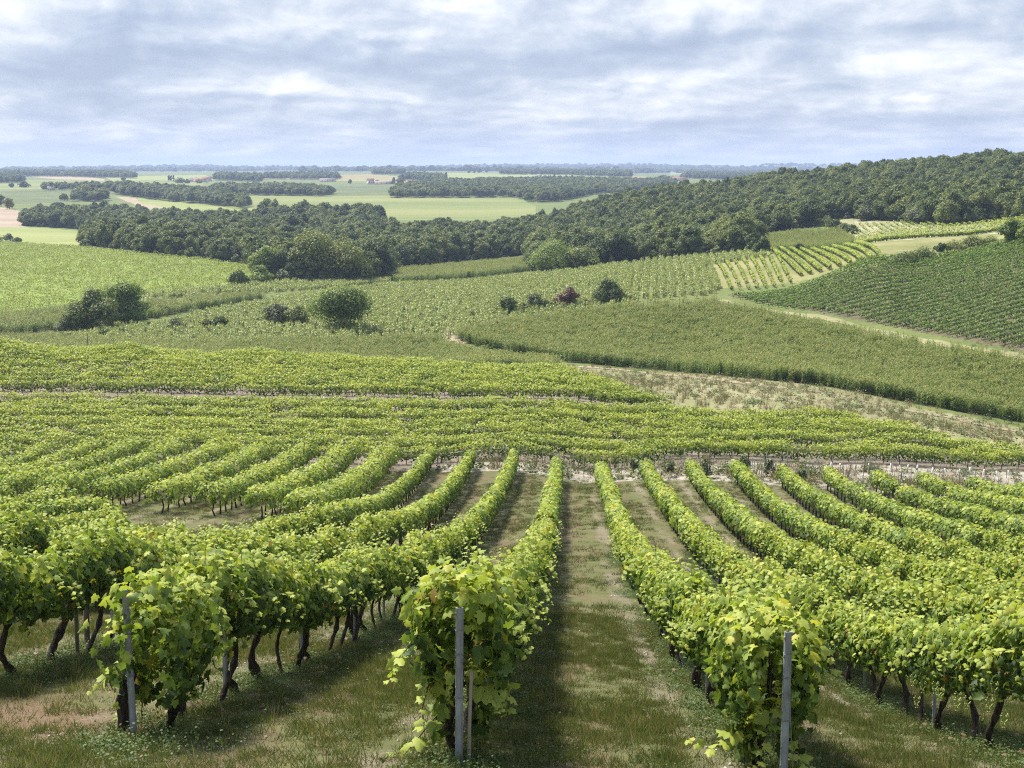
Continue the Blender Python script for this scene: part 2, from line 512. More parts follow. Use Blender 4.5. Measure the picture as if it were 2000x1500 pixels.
PARCELS = [   # (object name, material key, test) - later ones win
    ('vineyard_ground', 'lane', PD([(-3000, 2), (5000, 2), (5000, 88), (2000, 94), (1600, 98), (1000, 102), (-3000, 102)])),
    ('vineyard_soil', 'soil', PD([(-3000, 101), (1000, 102), (1600, 106), (3000, 104), (3000, 109), (2000, 113), (1800, 121), (1650, 131), (1310, 138), (1280, 142), (1095, 169), (500, 171), (-3000, 171)])),
    ('stony_ground', 'stony', PD([(860, 101), (1000, 100), (1600, 97), (2000, 92), (3000, 86), (3000, 108.4), (1600, 108.2), (1250, 106), (860, 104.2)])),
    ('dirt_track', 'track', PD([(3000, 108), (2000, 113), (1800, 121), (1650, 131), (1310, 138), (1280, 142), (1095, 169), (1100, 262), (1300, 255), (1600, 222), (1800, 206), (2000, 195), (3000, 180)])),
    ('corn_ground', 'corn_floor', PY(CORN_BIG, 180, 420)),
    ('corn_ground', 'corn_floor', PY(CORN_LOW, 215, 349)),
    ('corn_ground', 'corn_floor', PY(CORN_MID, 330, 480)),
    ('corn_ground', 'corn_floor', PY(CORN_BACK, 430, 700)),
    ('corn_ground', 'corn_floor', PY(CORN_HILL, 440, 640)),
    ('sunflower_ground', 'sun_floor', PY(SUNFL, 300, 560)),
    ('sunflower_ground', 'sun_floor', PY(PALE_STRIP, 330, 560)),
    ('crop_field', 'left_field', PY(LEFT_FIELD, 380, 900)),
    ('crop_field', 'pale_field', PY(FAR_LEFT_FIELD, 700, 1300)),
    ('tilled_field', 'tilled', PY(TILLED, 900, 1700)),
    ('vineyard_soil', 'soil_dark', PY([(1420, 576), (1700, 630), (2000, 687), (2300, 726), (2300, 400), (2000, 474), (1700, 520), (1420, 571)], 230, 352)),
    ('dirt_path', 'rough', PY([(1385, 518), (1500, 500), (1545, 548), (1560, 552), (1415, 564), (1398, 545)], 340, 470)),
    ('rough_grass', 'rough', PY([(1500, 500), (1520, 486), (1690, 476), (1715, 520), (1545, 552)], 345, 470)),
    ('rough_grass', 'rough', PY([(1665, 482), (1700, 473), (1960, 455), (1960, 478), (1700, 522)], 345, 520)),
    ('vineyard_soil', 'chalk', PY([(1640, 430), (1680, 425), (1800, 440), (1960, 428), (1990, 436), (1960, 455), (1690, 474), (1662, 468)], 380, 640)),
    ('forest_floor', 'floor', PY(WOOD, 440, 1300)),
    ('crop_field', 'far_green', PY(FIELD_CENTRE, 1120, 1900)),
    ('crop_field', 'pale_field', PY(FIELD_WEDGE, 1150, 1700)),
    ('tilled_field', 'tan', PY([(225, 384), (262, 386), (275, 396), (345, 410), (335, 418), (270, 402)], 1200, 1800)),
    ('crop_field', 'dark_field', PY([(-300, 371), (230, 370), (225, 388), (120, 396), (60, 402), (0, 400), (-300, 398)], 1250, 2300)),
    ('crop_field', 'far_green', PY([(-300, 352), (160, 352), (400, 356), (390, 368), (-300, 371)], 1700, 3400)),
    ('tilled_field', 'tan', PY([(48, 340), (100, 338), (205, 350), (205, 353), (110, 350), (48, 344)], 2300, 6000)),
    ('crop_field', 'pale_field', PY([(205, 346), (400, 341), (420, 352), (220, 353)], 2200, 6000)),
    ('tilled_field', 'ochre', PY([(640, 342), (720, 340), (850, 350), (860, 353), (780, 357), (640, 352)], 2200, 5600)),
    ('crop_field', 'dark_field', PY([(650, 361), (760, 361), (770, 380), (650, 381)], 1400, 3000)),
    ('crop_field', 'pale_field', PY([(870, 338), (1240, 341), (1240, 346), (1100, 347), (870, 353)], 2300, 6000)),
    ('tilled_field', 'ochre', PY([(1225, 343), (1262, 345), (1262, 350), (1225, 347)], 2300, 6000)),
    ('crop_field', 'pale_field', PY([(1310, 335), (1350, 335), (1350, 341), (1310, 341)], 4000, 9000)),
    ('tilled_field', 'tan', PY([(510, 345), (620, 345), (620, 350), (510, 350)], 2300, 5000)),
    ('distant_hills', 'far_hill', lambda px, py, Y: Y > 7200),
]

MAT = {}


def simple_mat(name, cols, scale, rough=0.9, stretch=(1, 1, 1), rot=0.0, detail=5.0, fine=None, bump=0.0, stripes=None):
    m = bpy.data.materials.new(name); m.use_nodes = True
    T = NT(m.node_tree)
    out = T.n('ShaderNodeOutputMaterial'); b = T.n('ShaderNodeBsdfPrincipled')
    T.t.links.new(b.outputs[0], out.inputs[0])
    pos = T.n('ShaderNodeNewGeometry').outputs['Position']
    v = T.mapping(pos, stretch, (0, 0, rot))
    f = T.noise(v, scale, detail, 0.6)
    if fine:
        f2 = T.noise(pos, fine, 4.0, 0.65)
        f = T.math('ADD', T.math('MULTIPLY', f, 0.6), T.math('MULTIPLY', f2, 0.4))
    k = len(cols)
    c = T.ramp(f, [(0.3 + 0.4 * i / max(1, k - 1), cc) for i, cc in enumerate(cols)])
    if stripes:
        per, ang, dark = stripes
        sep = T.n('ShaderNodeSeparateXYZ'); T.put(sep.inputs[0], T.mapping(pos, (1, 1, 1), (0, 0, ang)))
        w = T.math('SINE', T.math('MULTIPLY', sep.outputs[0], 2 * pi / per))
        c = T.mix(T.math('MULTIPLY', T.math('ADD', w, 1.0), 0.5 * dark), c, tuple(x * 0.45 for x in cols[0]))
    T.put(b.inputs['Base Color'], c)
    b.inputs['Roughness'].default_value = rough
    b.inputs['Specular IOR Level'].default_value = 0.15
    if bump:
        bp = T.n('ShaderNodeBump'); bp.inputs['Strength'].default_value = bump; bp.inputs['Distance'].default_value = 0.05
        T.put(bp.inputs['Height'], T.noise(pos, 14.0, 6.0, 0.7)); T.t.links.new(bp.outputs[0], b.inputs['Normal'])
    MAT[name] = m
    return m


def lane_mat():
    m = bpy.data.materials.new('lane'); m.use_nodes = True
    T = NT(m.node_tree)
    out = T.n('ShaderNodeOutputMaterial'); b = T.n('ShaderNodeBsdfPrincipled')
    T.t.links.new(b.outputs[0], out.inputs[0])
    pos = T.n('ShaderNodeNewGeometry').outputs['Position']
    sep = T.n('ShaderNodeSeparateXYZ'); T.put(sep.inputs[0], pos)
    n_b = T.noise(pos, 0.45, 3.0)
    n_m = T.noise(pos, 2.2, 5.0, 0.6)
    n_f = T.noise(pos, 22.0, 5.0, 0.7)
    n_s = T.noise(T.mapping(pos, (1.0, 0.22, 1)), 1.1, 4.0)
    s = T.math('DIVIDE', T.math('SUBTRACT', T.math('SUBTRACT', sep.outputs[0], T.math('MULTIPLY', sep.outputs[1], ROWK)), ROW0), ROWS)
    s = T.math('ADD', s, T.math('MULTIPLY', T.math('SUBTRACT', n_m, 0.5), 0.12))
    c = T.math('FRACT', T.math('ADD', s, 40.0))
    # across a lane: 0 and 1 are the rows, wheel strips of bare soil near 0.16 and 0.84, worn thatch in the middle
    g = T.math('ADD', T.math('MULTIPLY', n_b, 0.5), T.math('MULTIPLY', n_m, 0.5))
    grass = T.ramp(T.math('ADD', T.math('MULTIPLY', g, 0.7), T.math('MULTIPLY', n_f, 0.3)),
                   [(0.34, (0.075, 0.085, 0.032)), (0.5, (0.115, 0.118, 0.050)), (0.66, (0.165, 0.155, 0.078))])
    thatch = T.ramp(n_f, [(0.3, (0.085, 0.062, 0.038)), (0.55, (0.128, 0.096, 0.059)), (0.75, (0.185, 0.145, 0.092))])
    soil = T.ramp(n_f, [(0.28, (0.12, 0.095, 0.07)), (0.5, (0.20, 0.165, 0.125)), (0.72, (0.33, 0.29, 0.24))])
    mid = T.math('MULTIPLY', T.smooth(T.math('ABSOLUTE', T.math('SUBTRACT', c, 0.36)), 0.05, 0.22, 1.0, 0.0), T.smooth(n_s, 0.40, 0.62))
    col = T.mix(T.math('MULTIPLY', mid, 0.85), grass, thatch)
    patch = T.smooth(n_b, 0.50, 0.64)
    col = T.mix(T.math('MULTIPLY', patch, 0.45), col, thatch)
    # worn bare patch on the headland beside the slanting post
    vd = T.n('ShaderNodeVectorMath', operation='DISTANCE'); T.put(vd.inputs[0], pos); vd.inputs[1].default_value = (-5.0, 13.6, -5.6)
    dd = T.math('ADD', vd.outputs['Value'], T.math('MULTIPLY', T.math('SUBTRACT', n_m, 0.5), 2.2))
    col = T.mix(T.smooth(dd, 0.9, 2.3, 0.9, 0.0), col, T.ramp(n_f, [(0.3, (0.10, 0.062, 0.040)), (0.55, (0.17, 0.115, 0.075)), (0.75, (0.25, 0.19, 0.125))]))
    w1 = T.smooth(T.math('ABSOLUTE', T.math('SUBTRACT', c, 0.80)), 0.05, 0.13, 1.0, 0.0)
    w2 = T.smooth(T.math('ABSOLUTE', T.math('SUBTRACT', c, 0.14)), 0.02, 0.08, 0.6, 0.0)
    col = T.mix(T.math('MULTIPLY', T.math('MAXIMUM', w1, w2), T.math('MULTIPLY', T.smooth(n_s, 0.40, 0.66), 0.8)), col, soil)
    T.put(b.inputs['Base Color'], col)
    b.inputs['Roughness'].default_value = 0.95
    b.inputs['Specular IOR Level'].default_value = 0.1
    bp = T.n('ShaderNodeBump'); bp.inputs['Strength'].default_value = 0.6; bp.inputs['Distance'].default_value = 0.04
    T.put(bp.inputs['Height'], n_f); T.t.links.new(bp.outputs[0], b.inputs['Normal'])
    MAT['lane'] = m


lane_mat()
simple_mat('meadow', [(0.075, 0.105, 0.028), (0.115, 0.145, 0.04), (0.165, 0.175, 0.062)], 0.03, fine=0.5)
simple_mat('soil', [(0.10, 0.085, 0.06), (0.165, 0.135, 0.105), (0.26, 0.215, 0.17)], 0.5, fine=4.0, bump=0.4)
simple_mat('soil_dark', [(0.05, 0.06, 0.025), (0.10, 0.09, 0.045), (0.16, 0.135, 0.08)], 0.4, fine=2.0)
simple_mat('stony', [(0.17, 0.15, 0.115), (0.29, 0.26, 0.205), (0.45, 0.41, 0.35)], 1.2, fine=7.0, bump=0.4)
simple_mat('track', [(0.11, 0.125, 0.042), (0.21, 0.20, 0.095), (0.32, 0.285, 0.175)], 0.06, fine=0.9)
simple_mat('chalk', [(0.15, 0.17, 0.07), (0.24, 0.23, 0.12), (0.52, 0.48, 0.38)], 0.08, fine=0.8)
simple_mat('tan', [(0.22, 0.17, 0.10), (0.29, 0.235, 0.15), (0.37, 0.31, 0.21)], 0.1, fine=0.8)
simple_mat('ochre', [(0.17, 0.155, 0.055), (0.23, 0.195, 0.08), (0.29, 0.25, 0.12)], 0.006, stretch=(1, 4, 1))
simple_mat('tilled', [(0.26, 0.20, 0.14), (0.31, 0.245, 0.18), (0.36, 0.295, 0.22)], 0.02, stripes=(14.0, 1.1, 0.15))
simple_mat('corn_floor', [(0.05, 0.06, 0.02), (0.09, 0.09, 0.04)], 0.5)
simple_mat('sun_floor', [(0.09, 0.12, 0.03), (0.16, 0.17, 0.06)], 0.2, fine=1.5)
simple_mat('left_field', [(0.13, 0.19, 0.035), (0.19, 0.25, 0.05), (0.25, 0.28, 0.07)], 0.02, stretch=(0.35, 1.6, 1), rot=0.25, fine=0.7)
simple_mat('pale_field', [(0.155, 0.195, 0.055), (0.205, 0.235, 0.07), (0.26, 0.26, 0.095)], 0.01, stretch=(0.3, 1.8, 1))
simple_mat('far_green', [(0.115, 0.15, 0.042), (0.165, 0.19, 0.06), (0.22, 0.22, 0.08)], 0.006, stretch=(0.35, 1.5, 1), rot=0.2, detail=8.0)
simple_mat('dark_field', [(0.08, 0.105, 0.035), (0.115, 0.140, 0.05), (0.17, 0.18, 0.07)], 0.008, stripes=(26.0, 0.35, 0.35))
simple_mat('rough', [(0.12, 0.14, 0.04), (0.19, 0.19, 0.07), (0.30, 0.26, 0.14)], 0.06, fine=0.6)
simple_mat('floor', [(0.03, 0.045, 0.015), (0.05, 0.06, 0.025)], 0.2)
simple_mat('far_hill', [(0.035, 0.06, 0.03), (0.06, 0.09, 0.04), (0.16, 0.17, 0.09)], 0.0016, stretch=(1, 0.4, 1), detail=8.0)


def build_terrain():
    us = np.concatenate([[-3, -2, -1.4, -1, -0.75, -0.6, -0.5], np.linspace(-0.44, 0.44, 701), [0.5, 0.6, 0.75, 1, 1.4, 2, 3]])
    l1 = np.arange(math.log(2.2), math.log(60), 0.014)
    l2 = np.arange(l1[-1] + 0.007, math.log(1300), 0.0062)
    l3 = np.arange(l2[-1] + 0.01, math.log(14500), 0.011)
    ls = np.concatenate([l1, l2, l3])
    U, L = np.meshgrid(us, ls)
    E = slope(U, L)
    Yg = np.exp(L); Xg = U * Yg; Zg = E * Yg
    # irregular skyline of the distant wooded hills
    far = np.clip((Yg - 6500) / 2500, 0, 1) * np.clip((13800 - Yg) / 1000, 0, 1)
    Zg = Zg + far * (6 * np.sin(Xg / 310 + 2 * np.sin(Yg / 900)) + 4 * np.sin(Xg / 97 + Yg / 400) + 2.5 * np.sin(Xg / 31))
    nr, nc = U.shape
    i, j = np.meshgrid(np.arange(nr - 1), np.arange(nc - 1), indexing='ij')
    Q = np.stack([i * nc + j, i * nc + j + 1, (i + 1) * nc + j + 1, (i + 1) * nc + j], -1).reshape(-1, 4)
    V = np.stack([Xg, Yg, Zg], -1).reshape(-1, 3)
    cx = V[Q].mean(1)
    px, py = project(cx[:, 0], cx[:, 1], cx[:, 2])
    pid = np.zeros(len(Q), int)
    for k, (nm, mk, test) in enumerate(PARCELS):
        pid[test(px, py, cx[:, 1])] = k + 1
    groups = {}
    for k in range(len(PARCELS) + 1):
        nm, mk = ('meadow', 'meadow') if k == 0 else PARCELS[k][:2] if False else (PARCELS[k - 1][0], PARCELS[k - 1][1])
        groups.setdefault((nm, mk), []).append(k)
    for (nm, mk), ks in groups.items():
        sel = Q[np.isin(pid, ks)]
        if not len(sel): continue
        used, inv = np.unique(sel, return_inverse=True)
        mb = MB(); mb.add(V[used], inv.reshape(-1, 4))
        o = mb.obj(nm, MAT[mk], smooth=True)
        o['kind'] = 'structure'


build_terrain()

# ------------------------------------------------------------------ plant materials
def leaf_mat(name, stops, trans=0.35, rough=0.55, spec=0.25, tcol=1.25, rand=0.0):
    m = bpy.data.materials.new(name); m.use_nodes = True
    T = NT(m.node_tree)
    out = T.n('ShaderNodeOutputMaterial'); b = T.n('ShaderNodeBsdfPrincipled')
    at_ = T.n('ShaderNodeAttribute'); at_.attribute_name = 'v'
    f = at_.outputs['Fac']
    if rand:
        oi = T.n('ShaderNodeObjectInfo')
        f = T.math('ADD', f, T.math('MULTIPLY', T.math('SUBTRACT', oi.outputs['Random'], 0.5), rand), clamp=True)
    c = T.ramp(f, stops)
    T.put(b.inputs['Base Color'], c)
    b.inputs['Roughness'].default_value = rough
    b.inputs['Specular IOR Level'].default_value = spec
    tr = T.n('ShaderNodeBsdfTranslucent')
    T.put(tr.inputs[0], T.mix(1.0, c, (tcol, tcol * 1.0, tcol * 0.55), 'MULTIPLY'))
    mx = T.n('ShaderNodeMixShader'); mx.inputs[0].default_value = trans
    T.t.links.new(b.outputs[0], mx.inputs[1]); T.t.links.new(tr.outputs[0], mx.inputs[2])
    T.t.links.new(mx.outputs[0], out.inputs[0])
    MAT[name] = m
    return m


def solid_mat(name, c, rough=0.8, metal=0.0, var=None, scale=8.0, stretch=(1, 1, 1), bump=0.0, spec=0.3):
    m = bpy.data.materials.new(name); m.use_nodes = True
    T = NT(m.node_tree)
    out = T.n('ShaderNodeOutputMaterial'); b = T.n('ShaderNodeBsdfPrincipled')
    T.t.links.new(b.outputs[0], out.inputs[0])
    co = T.n('ShaderNodeTexCoord').outputs['Object']
    n = T.noise(T.mapping(co, stretch), scale, 5.0, 0.65)
    T.put(b.inputs['Base Color'], T.mix(T.smooth(n, 0.3, 0.7), c, var or tuple(x * 0.6 for x in c)))
    b.inputs['Roughness'].default_value = rough
    b.inputs['Metallic'].default_value = metal
    b.inputs['Specular IOR Level'].default_value = spec
    if bump:
        bp = T.n('ShaderNodeBump'); bp.inputs['Strength'].default_value = bump; bp.inputs['Distance'].default_value = 0.02
        T.put(bp.inputs['Height'], n); T.t.links.new(bp.outputs[0], b.inputs['Normal'])
    MAT[name] = m
    return m


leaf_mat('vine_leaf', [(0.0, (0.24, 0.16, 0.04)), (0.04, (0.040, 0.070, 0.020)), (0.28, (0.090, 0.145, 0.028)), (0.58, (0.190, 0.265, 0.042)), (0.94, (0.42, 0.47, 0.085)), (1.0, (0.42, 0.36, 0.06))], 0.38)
leaf_mat('dark_vine_leaf', [(0.0, (0.022, 0.042, 0.014)), (0.45, (0.075, 0.140, 0.030)), (1.0, (0.22, 0.32, 0.065))], 0.3)
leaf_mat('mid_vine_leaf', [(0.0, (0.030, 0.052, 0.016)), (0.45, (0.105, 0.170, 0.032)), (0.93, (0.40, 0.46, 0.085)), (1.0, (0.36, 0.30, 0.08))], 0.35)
leaf_mat('tree_leaf', [(0.0, (0.052, 0.078, 0.022)), (0.35, (0.100, 0.142, 0.034)), (0.7, (0.155, 0.195, 0.048)), (1.0, (0.225, 0.245, 0.066))], 0.3, rand=0.8)
leaf_mat('bright_tree_leaf', [(0.0, (0.095, 0.145, 0.032)), (0.5, (0.19, 0.255, 0.056)), (1.0, (0.31, 0.36, 0.09))], 0.36, rand=0.3)
leaf_mat('grey_shrub_leaf', [(0.0, (0.065, 0.090, 0.034)), (0.5, (0.115, 0.140, 0.055)), (1.0, (0.17, 0.185, 0.08))], 0.2)
leaf_mat('rust_leaf', [(0.0, (0.10, 0.062, 0.042)), (0.5, (0.17, 0.105, 0.07)), (1.0, (0.22, 0.16, 0.09))], 0.2)
leaf_mat('yellow_leaf', [(0.0, (0.15, 0.16, 0.03)), (0.5, (0.26, 0.25, 0.05)), (1.0, (0.34, 0.31, 0.08))], 0.25)
leaf_mat('corn_leaf', [(0.0, (0.095, 0.165, 0.034)), (0.5, (0.180, 0.248, 0.056)), (0.8, (0.255, 0.285, 0.084)), (1.0, (0.34, 0.315, 0.13))], 0.33, rand=0.25)
leaf_mat('sunflower_leaf', [(0.0, (0.14, 0.19, 0.06)), (0.5, (0.29, 0.34, 0.125)), (0.85, (0.42, 0.44, 0.19)), (1.0, (0.42, 0.38, 0.07))], 0.3, rand=0.3)
leaf_mat('field_leaf', [(0.0, (0.15, 0.195, 0.038)), (0.5, (0.235, 0.28, 0.058)), (1.0, (0.36, 0.36, 0.10))], 0.33, rand=0.3)
leaf_mat('grass_blade', [(0.0, (0.055, 0.09, 0.022)), (0.45, (0.10, 0.125, 0.04)), (0.75, (0.18, 0.17, 0.08)), (1.0, (0.30, 0.25, 0.13))], 0.3, rand=0.5)
leaf_mat('weed_leaf', [(0.0, (0.05, 0.085, 0.022)), (0.5, (0.085, 0.13, 0.032)), (1.0, (0.13, 0.17, 0.048))], 0.3, rand=0.4)
leaf_mat('dry_leaf', [(0.0, (0.08, 0.04, 0.025)), (0.5, (0.15, 0.075, 0.045)), (1.0, (0.22, 0.14, 0.08))], 0.15)
leaf_mat('dry_weed', [(0.0, (0.13, 0.12, 0.06)), (0.5, (0.22, 0.19, 0.10)), (1.0, (0.32, 0.25, 0.15))], 0.2, rand=0.5)
solid_mat('vine_bark', (0.080, 0.060, 0.047), 0.95, var=(0.018, 0.014, 0.012), scale=20.0, stretch=(1, 1, 0.25), bump=1.0, spec=0.1)
solid_mat('tree_bark', (0.08, 0.065, 0.05), 0.95, scale=5.0, stretch=(1, 1, 0.2), bump=0.6, spec=0.1)
solid_mat('galvanised', (0.40, 0.43, 0.46), 0.5, 0.35, var=(0.20, 0.205, 0.21), scale=9.0, stretch=(1, 1, 0.3))
solid_mat('stake_grey', (0.24, 0.245, 0.25), 0.6, 0.3)
solid_mat('old_wood', (0.16, 0.13, 0.10), 0.9, scale=10.0, stretch=(1, 1, 0.1), bump=0.5)
solid_mat('pale_wood', (0.42, 0.36, 0.27), 0.8, scale=10.0, stretch=(1, 1, 0.1))
solid_mat('white_sleeve', (0.78, 0.78, 0.74), 0.5, var=(0.62, 0.62, 0.58))
solid_mat('cane', (0.13, 0.15, 0.04), 0.7)
solid_mat('grape', (0.30, 0.34, 0.09), 0.35, var=(0.22, 0.27, 0.06), spec=0.4)
solid_mat('render_wall', (0.62, 0.56, 0.46), 0.9, var=(0.52, 0.46, 0.38), scale=0.4)
solid_mat('roof_tile', (0.42, 0.20, 0.12), 0.9, var=(0.33, 0.17, 0.11), scale=0.6)
solid_mat('pale_roof', (0.45, 0.36, 0.29), 0.9, scale=0.4)
solid_mat('window_dark', (0.05, 0.055, 0.06), 0.3)
solid_mat('pebble', (0.55, 0.52, 0.47), 0.9, var=(0.36, 0.33, 0.29), scale=6.0)
solid_mat('mast_metal', (0.45, 0.47, 0.50), 0.6)

# ------------------------------------------------------------------ instanced ground cover and woods (kind: stuff)
def scatter(name, pts, protos, rot, scl, idx=None, kind='stuff', label=None, cat=None):
    """one object that instances a few plant meshes at many points"""
    N = len(pts)
    me = bpy.data.meshes.new(name)
    me.vertices.add(N); me.vertices.foreach_set('co', np.asarray(pts, np.float32).ravel())
    r = me.attributes.new('rot', 'FLOAT_VECTOR', 'POINT'); r.data.foreach_set('vector', np.asarray(rot, np.float32).ravel())
    s = me.attributes.new('scl', 'FLOAT_VECTOR', 'POINT'); s.data.foreach_set('vector', np.asarray(scl, np.float32).ravel())
    if idx is None: idx = rng.integers(0, len(protos), N)
    k = me.attributes.new('idx', 'INT', 'POINT'); k.data.foreach_set('value', np.asarray(idx, np.int32))
    o = bpy.data.objects.new(name, me); link(o)
    g = bpy.data.node_groups.new(name, 'GeometryNodeTree')
    g.interface.new_socket('Geometry', in_out='INPUT', socket_type='NodeSocketGeometry')
    g.interface.new_socket('Geometry', in_out='OUTPUT', socket_type='NodeSocketGeometry')
    gi = g.nodes.new('NodeGroupInput'); go = g.nodes.new('NodeGroupOutput')
    jn = g.nodes.new('GeometryNodeJoinGeometry')
    for p in reversed(protos):
        oi = g.nodes.new('GeometryNodeObjectInfo'); oi.inputs['Object'].default_value = p
        oi.inputs['As Instance'].default_value = True
        g.links.new(oi.outputs['Geometry'], jn.inputs[0])
    ip = g.nodes.new('GeometryNodeInstanceOnPoints')
    g.links.new(gi.outputs[0], ip.inputs['Points'])
    g.links.new(jn.outputs[0], ip.inputs['Instance'])
    ip.inputs['Pick Instance'].default_value = True

    def attr(nm, typ):
        a = g.nodes.new('GeometryNodeInputNamedAttribute'); a.data_type = typ; a.inputs['Name'].default_value = nm
        return a.outputs['Attribute']
    g.links.new(attr('idx', 'INT'), ip.inputs['Instance Index'])
    g.links.new(attr('rot', 'FLOAT_VECTOR'), ip.inputs['Rotation'])
    g.links.new(attr('scl', 'FLOAT_VECTOR'), ip.inputs['Scale'])
    g.links.new(ip.outputs[0], go.inputs[0])
    md = o.modifiers.new('cover', 'NODES'); md.node_group = g
    o['kind'] = kind
    return tag(o, label, cat)


def spin(N, tilt=0.0):
    r = np.zeros((N, 3)); r[:, 2] = rng.uniform(0, 2 * pi, N)
    if tilt: r[:, 0] = rng.normal(0, tilt, N); r[:, 1] = rng.normal(0, tilt, N)
    return r


def sc3(N, lo, hi, zj=0.15):
    s = rng.uniform(lo, hi, N)
    return np.stack([s, s, s * rng.uniform(1 - zj, 1 + zj, N)], 1)


def proto(mb, name, mats, smooth=False):
    return mb.obj(name, mats, linked=False, smooth=smooth)


# ---- crowns
def crown(mb, r, h0, h1, nblob, nleaf, lsize, shape='round', dense=0.5, mat=0, tpl=LEAF4, low=False):
    """leaf clumps spread on and inside a heap of lobes; r = radius, h0..h1 = height range"""
    hc, hh = (h0 + h1) / 2, (h1 - h0) / 2
    bl = []
    for i in range(nblob):
        a = rng.uniform(0, 2 * pi); q = rng.uniform(-0.95, 1)
        if shape == 'round': prof = math.sqrt(max(0.05, 1 - abs(q) ** 2.2))
        elif shape == 'cone': prof = max(0.08, (1 - q) / 2) ** 0.8
        elif shape == 'dome': prof = math.sqrt(max(0.05, 1 - ((q + 1) / 2) ** 2.4))
        else: prof = 0.9
        rr = r * prof * math.sqrt(rng.uniform(0.08, 0.8)) * 0.8
        br = r * rng.uniform(0.20, 0.46) * (0.65 + 0.35 * prof)
        bl.append((rr * cos(a), rr * sin(a), hc + q * (hh - br * 0.75), br, rng.uniform(0.75, 1.1)))
    bl.append((0, 0, hc, r * 0.55, 1.0)); bl.append((0, 0, hc + hh * 0.45, r * 0.42, 1.0))
    bl = np.array(bl)
    w = bl[:, 3] ** 2; k = rng.choice(len(bl), nleaf, p=w / w.sum())
    d = unit(rng.normal(size=(nleaf, 3)))
    d[:, 2] = np.abs(d[:, 2]) * np.where(rng.random(nleaf) < 0.78, 1, -1)
    d = unit(d)
    rad = bl[k, 3] * rng.uniform(1 - dense, 1.06, nleaf)
    c = bl[k, :3] + d * rad[:, None] * np.stack([np.ones(nleaf), np.ones(nleaf), bl[k, 4]], 1)
    nrm = d * 1.0 + rng.normal(0, 0.42, (nleaf, 3)) + np.array([0, 0, 0.35])
    tip = rng.normal(size=(nleaf, 3)) + np.array([0, 0, -0.6])
    tone = np.clip(rng.normal(0.5, 0.2, nleaf) + rng.normal(0, 0.12, len(bl))[k], 0, 1)
    ok = c[:, 2] > 0.05
    stamp(mb, *tpl, c[ok], nrm[ok], tip[ok], lsize * rng.uniform(0.6, 1.35, ok.sum()), tone[ok], mat)


def limbs(mb, r, h0, h1, rt, n=6):
    top = h0 + (h1 - h0) * 0.55
    k = 6
    z = np.linspace(-0.3, top, k)
    wob = rng.normal(0, 0.05 * r, (k, 2)); wob[0] = wob[1] = 0
    P = np.stack([wob[:, 0], wob[:, 1], z], 1)
    mb.tube(P, np.linspace(rt, rt * 0.35, k) * np.r_[1.35, np.ones(k - 1)], 8, 0.08)
    for i in range(n):
        s = rng.uniform(0.35, 0.9); b = np.array([np.interp(s * (top + .3) - .3, z, P[:, j]) for j in range(3)])
        a = rng.uniform(0, 2 * pi); L = r * rng.uniform(0.5, 0.85)
        e = b + np.array([cos(a) * L, sin(a) * L, L * rng.uniform(0.4, 1.0)])
        m = (b + e) / 2 + np.array([0, 0, -0.08 * L])
        mb.tube([b, m, e], [rt * 0.4, rt * 0.26, rt * 0.1], 5, 0.08)


# ------------------------------------------------------------------ woods
def wood_points(poly, y0, y1, spacing, x0=None, x1=None, jitter=0.42):
    xs0 = min(p[0] for p in poly); xs1 = max(p[0] for p in poly)
    xs0 = max(xs0, -120); xs1 = min(xs1, 2120)
    X0 = min((xs0 - 1000) / F * y1, (xs0 - 1000) / F * y0) * 1.03; X1 = max((xs1 - 1000) / F * y1, (xs1 - 1000) / F * y0) * 1.03
    gx, gy = np.meshgrid(np.arange(X0, X1, spacing), np.arange(y0, y1, spacing))
    gx = gx.ravel() + rng.uniform(-1, 1, gx.size) * spacing * jitter; gy = gy.ravel() + rng.uniform(-1, 1, gy.size) * spacing * jitter
    sel = np.abs((gx / gy)) < 0.41
    gx, gy = gx[sel], gy[sel]
    z = hz(gx, gy)
    px, py = project(gx, gy, z)
    ok = inpoly(px, py, poly)
    return np.stack([gx[ok], gy[ok], z[ok]], 1), px[ok], py[ok]


TREE_VAR = []
for i in range(9):
    r = rng.uniform(4.6, 6.2); h = rng.uniform(10.0, 12.6)
    mb = MB(); crown(mb, r, 1.4, h, int(rng.integers(22, 32)), 5200, 0.46, 'dome' if i % 3 else 'round', 0.42)
    cm = mb.mesh('crown', MAT['tree_leaf'])
    mt = MB(); limbs(mt, r, 1.6, h, 0.28, 7)
    TREE_VAR.append((cm, mt.mesh('trunk', MAT['tree_bark'], True), r, h))
SHRUB_VAR = []
for i in range(4):
    mb = MB(); crown(mb, 2.3, 0.0, 4.2, 9, 900, 0.5, 'dome', 0.5)
    SHRUB_VAR.append(mb.mesh('crown', MAT['tree_leaf' if i != 2 else 'grey_shrub_leaf']))
WOOD_PROTO = []
for i, (cm, tm, r, h) in enumerate(TREE_VAR):
    WOOD_PROTO.append(bpy.data.objects.new('wood_crown', cm))
WOOD_SHRUB = [bpy.data.objects.new('wood_shrub', m) for m in SHRUB_VAR]


def plant_tree(name, x, y, z, var, s, rz, label, cat='tree', group=None, sz=1.0):
    t = empty(name, (x, y, z), label, cat, group, rz)
    cm, tm = var
    c = bpy.data.objects.new('crown', cm); c.scale = (s, s, s * sz); link(c, t)
    if tm is not None:
        k = bpy.data.objects.new('trunk', tm); k.scale = (s, s, s * sz); link(k, t)
    return t


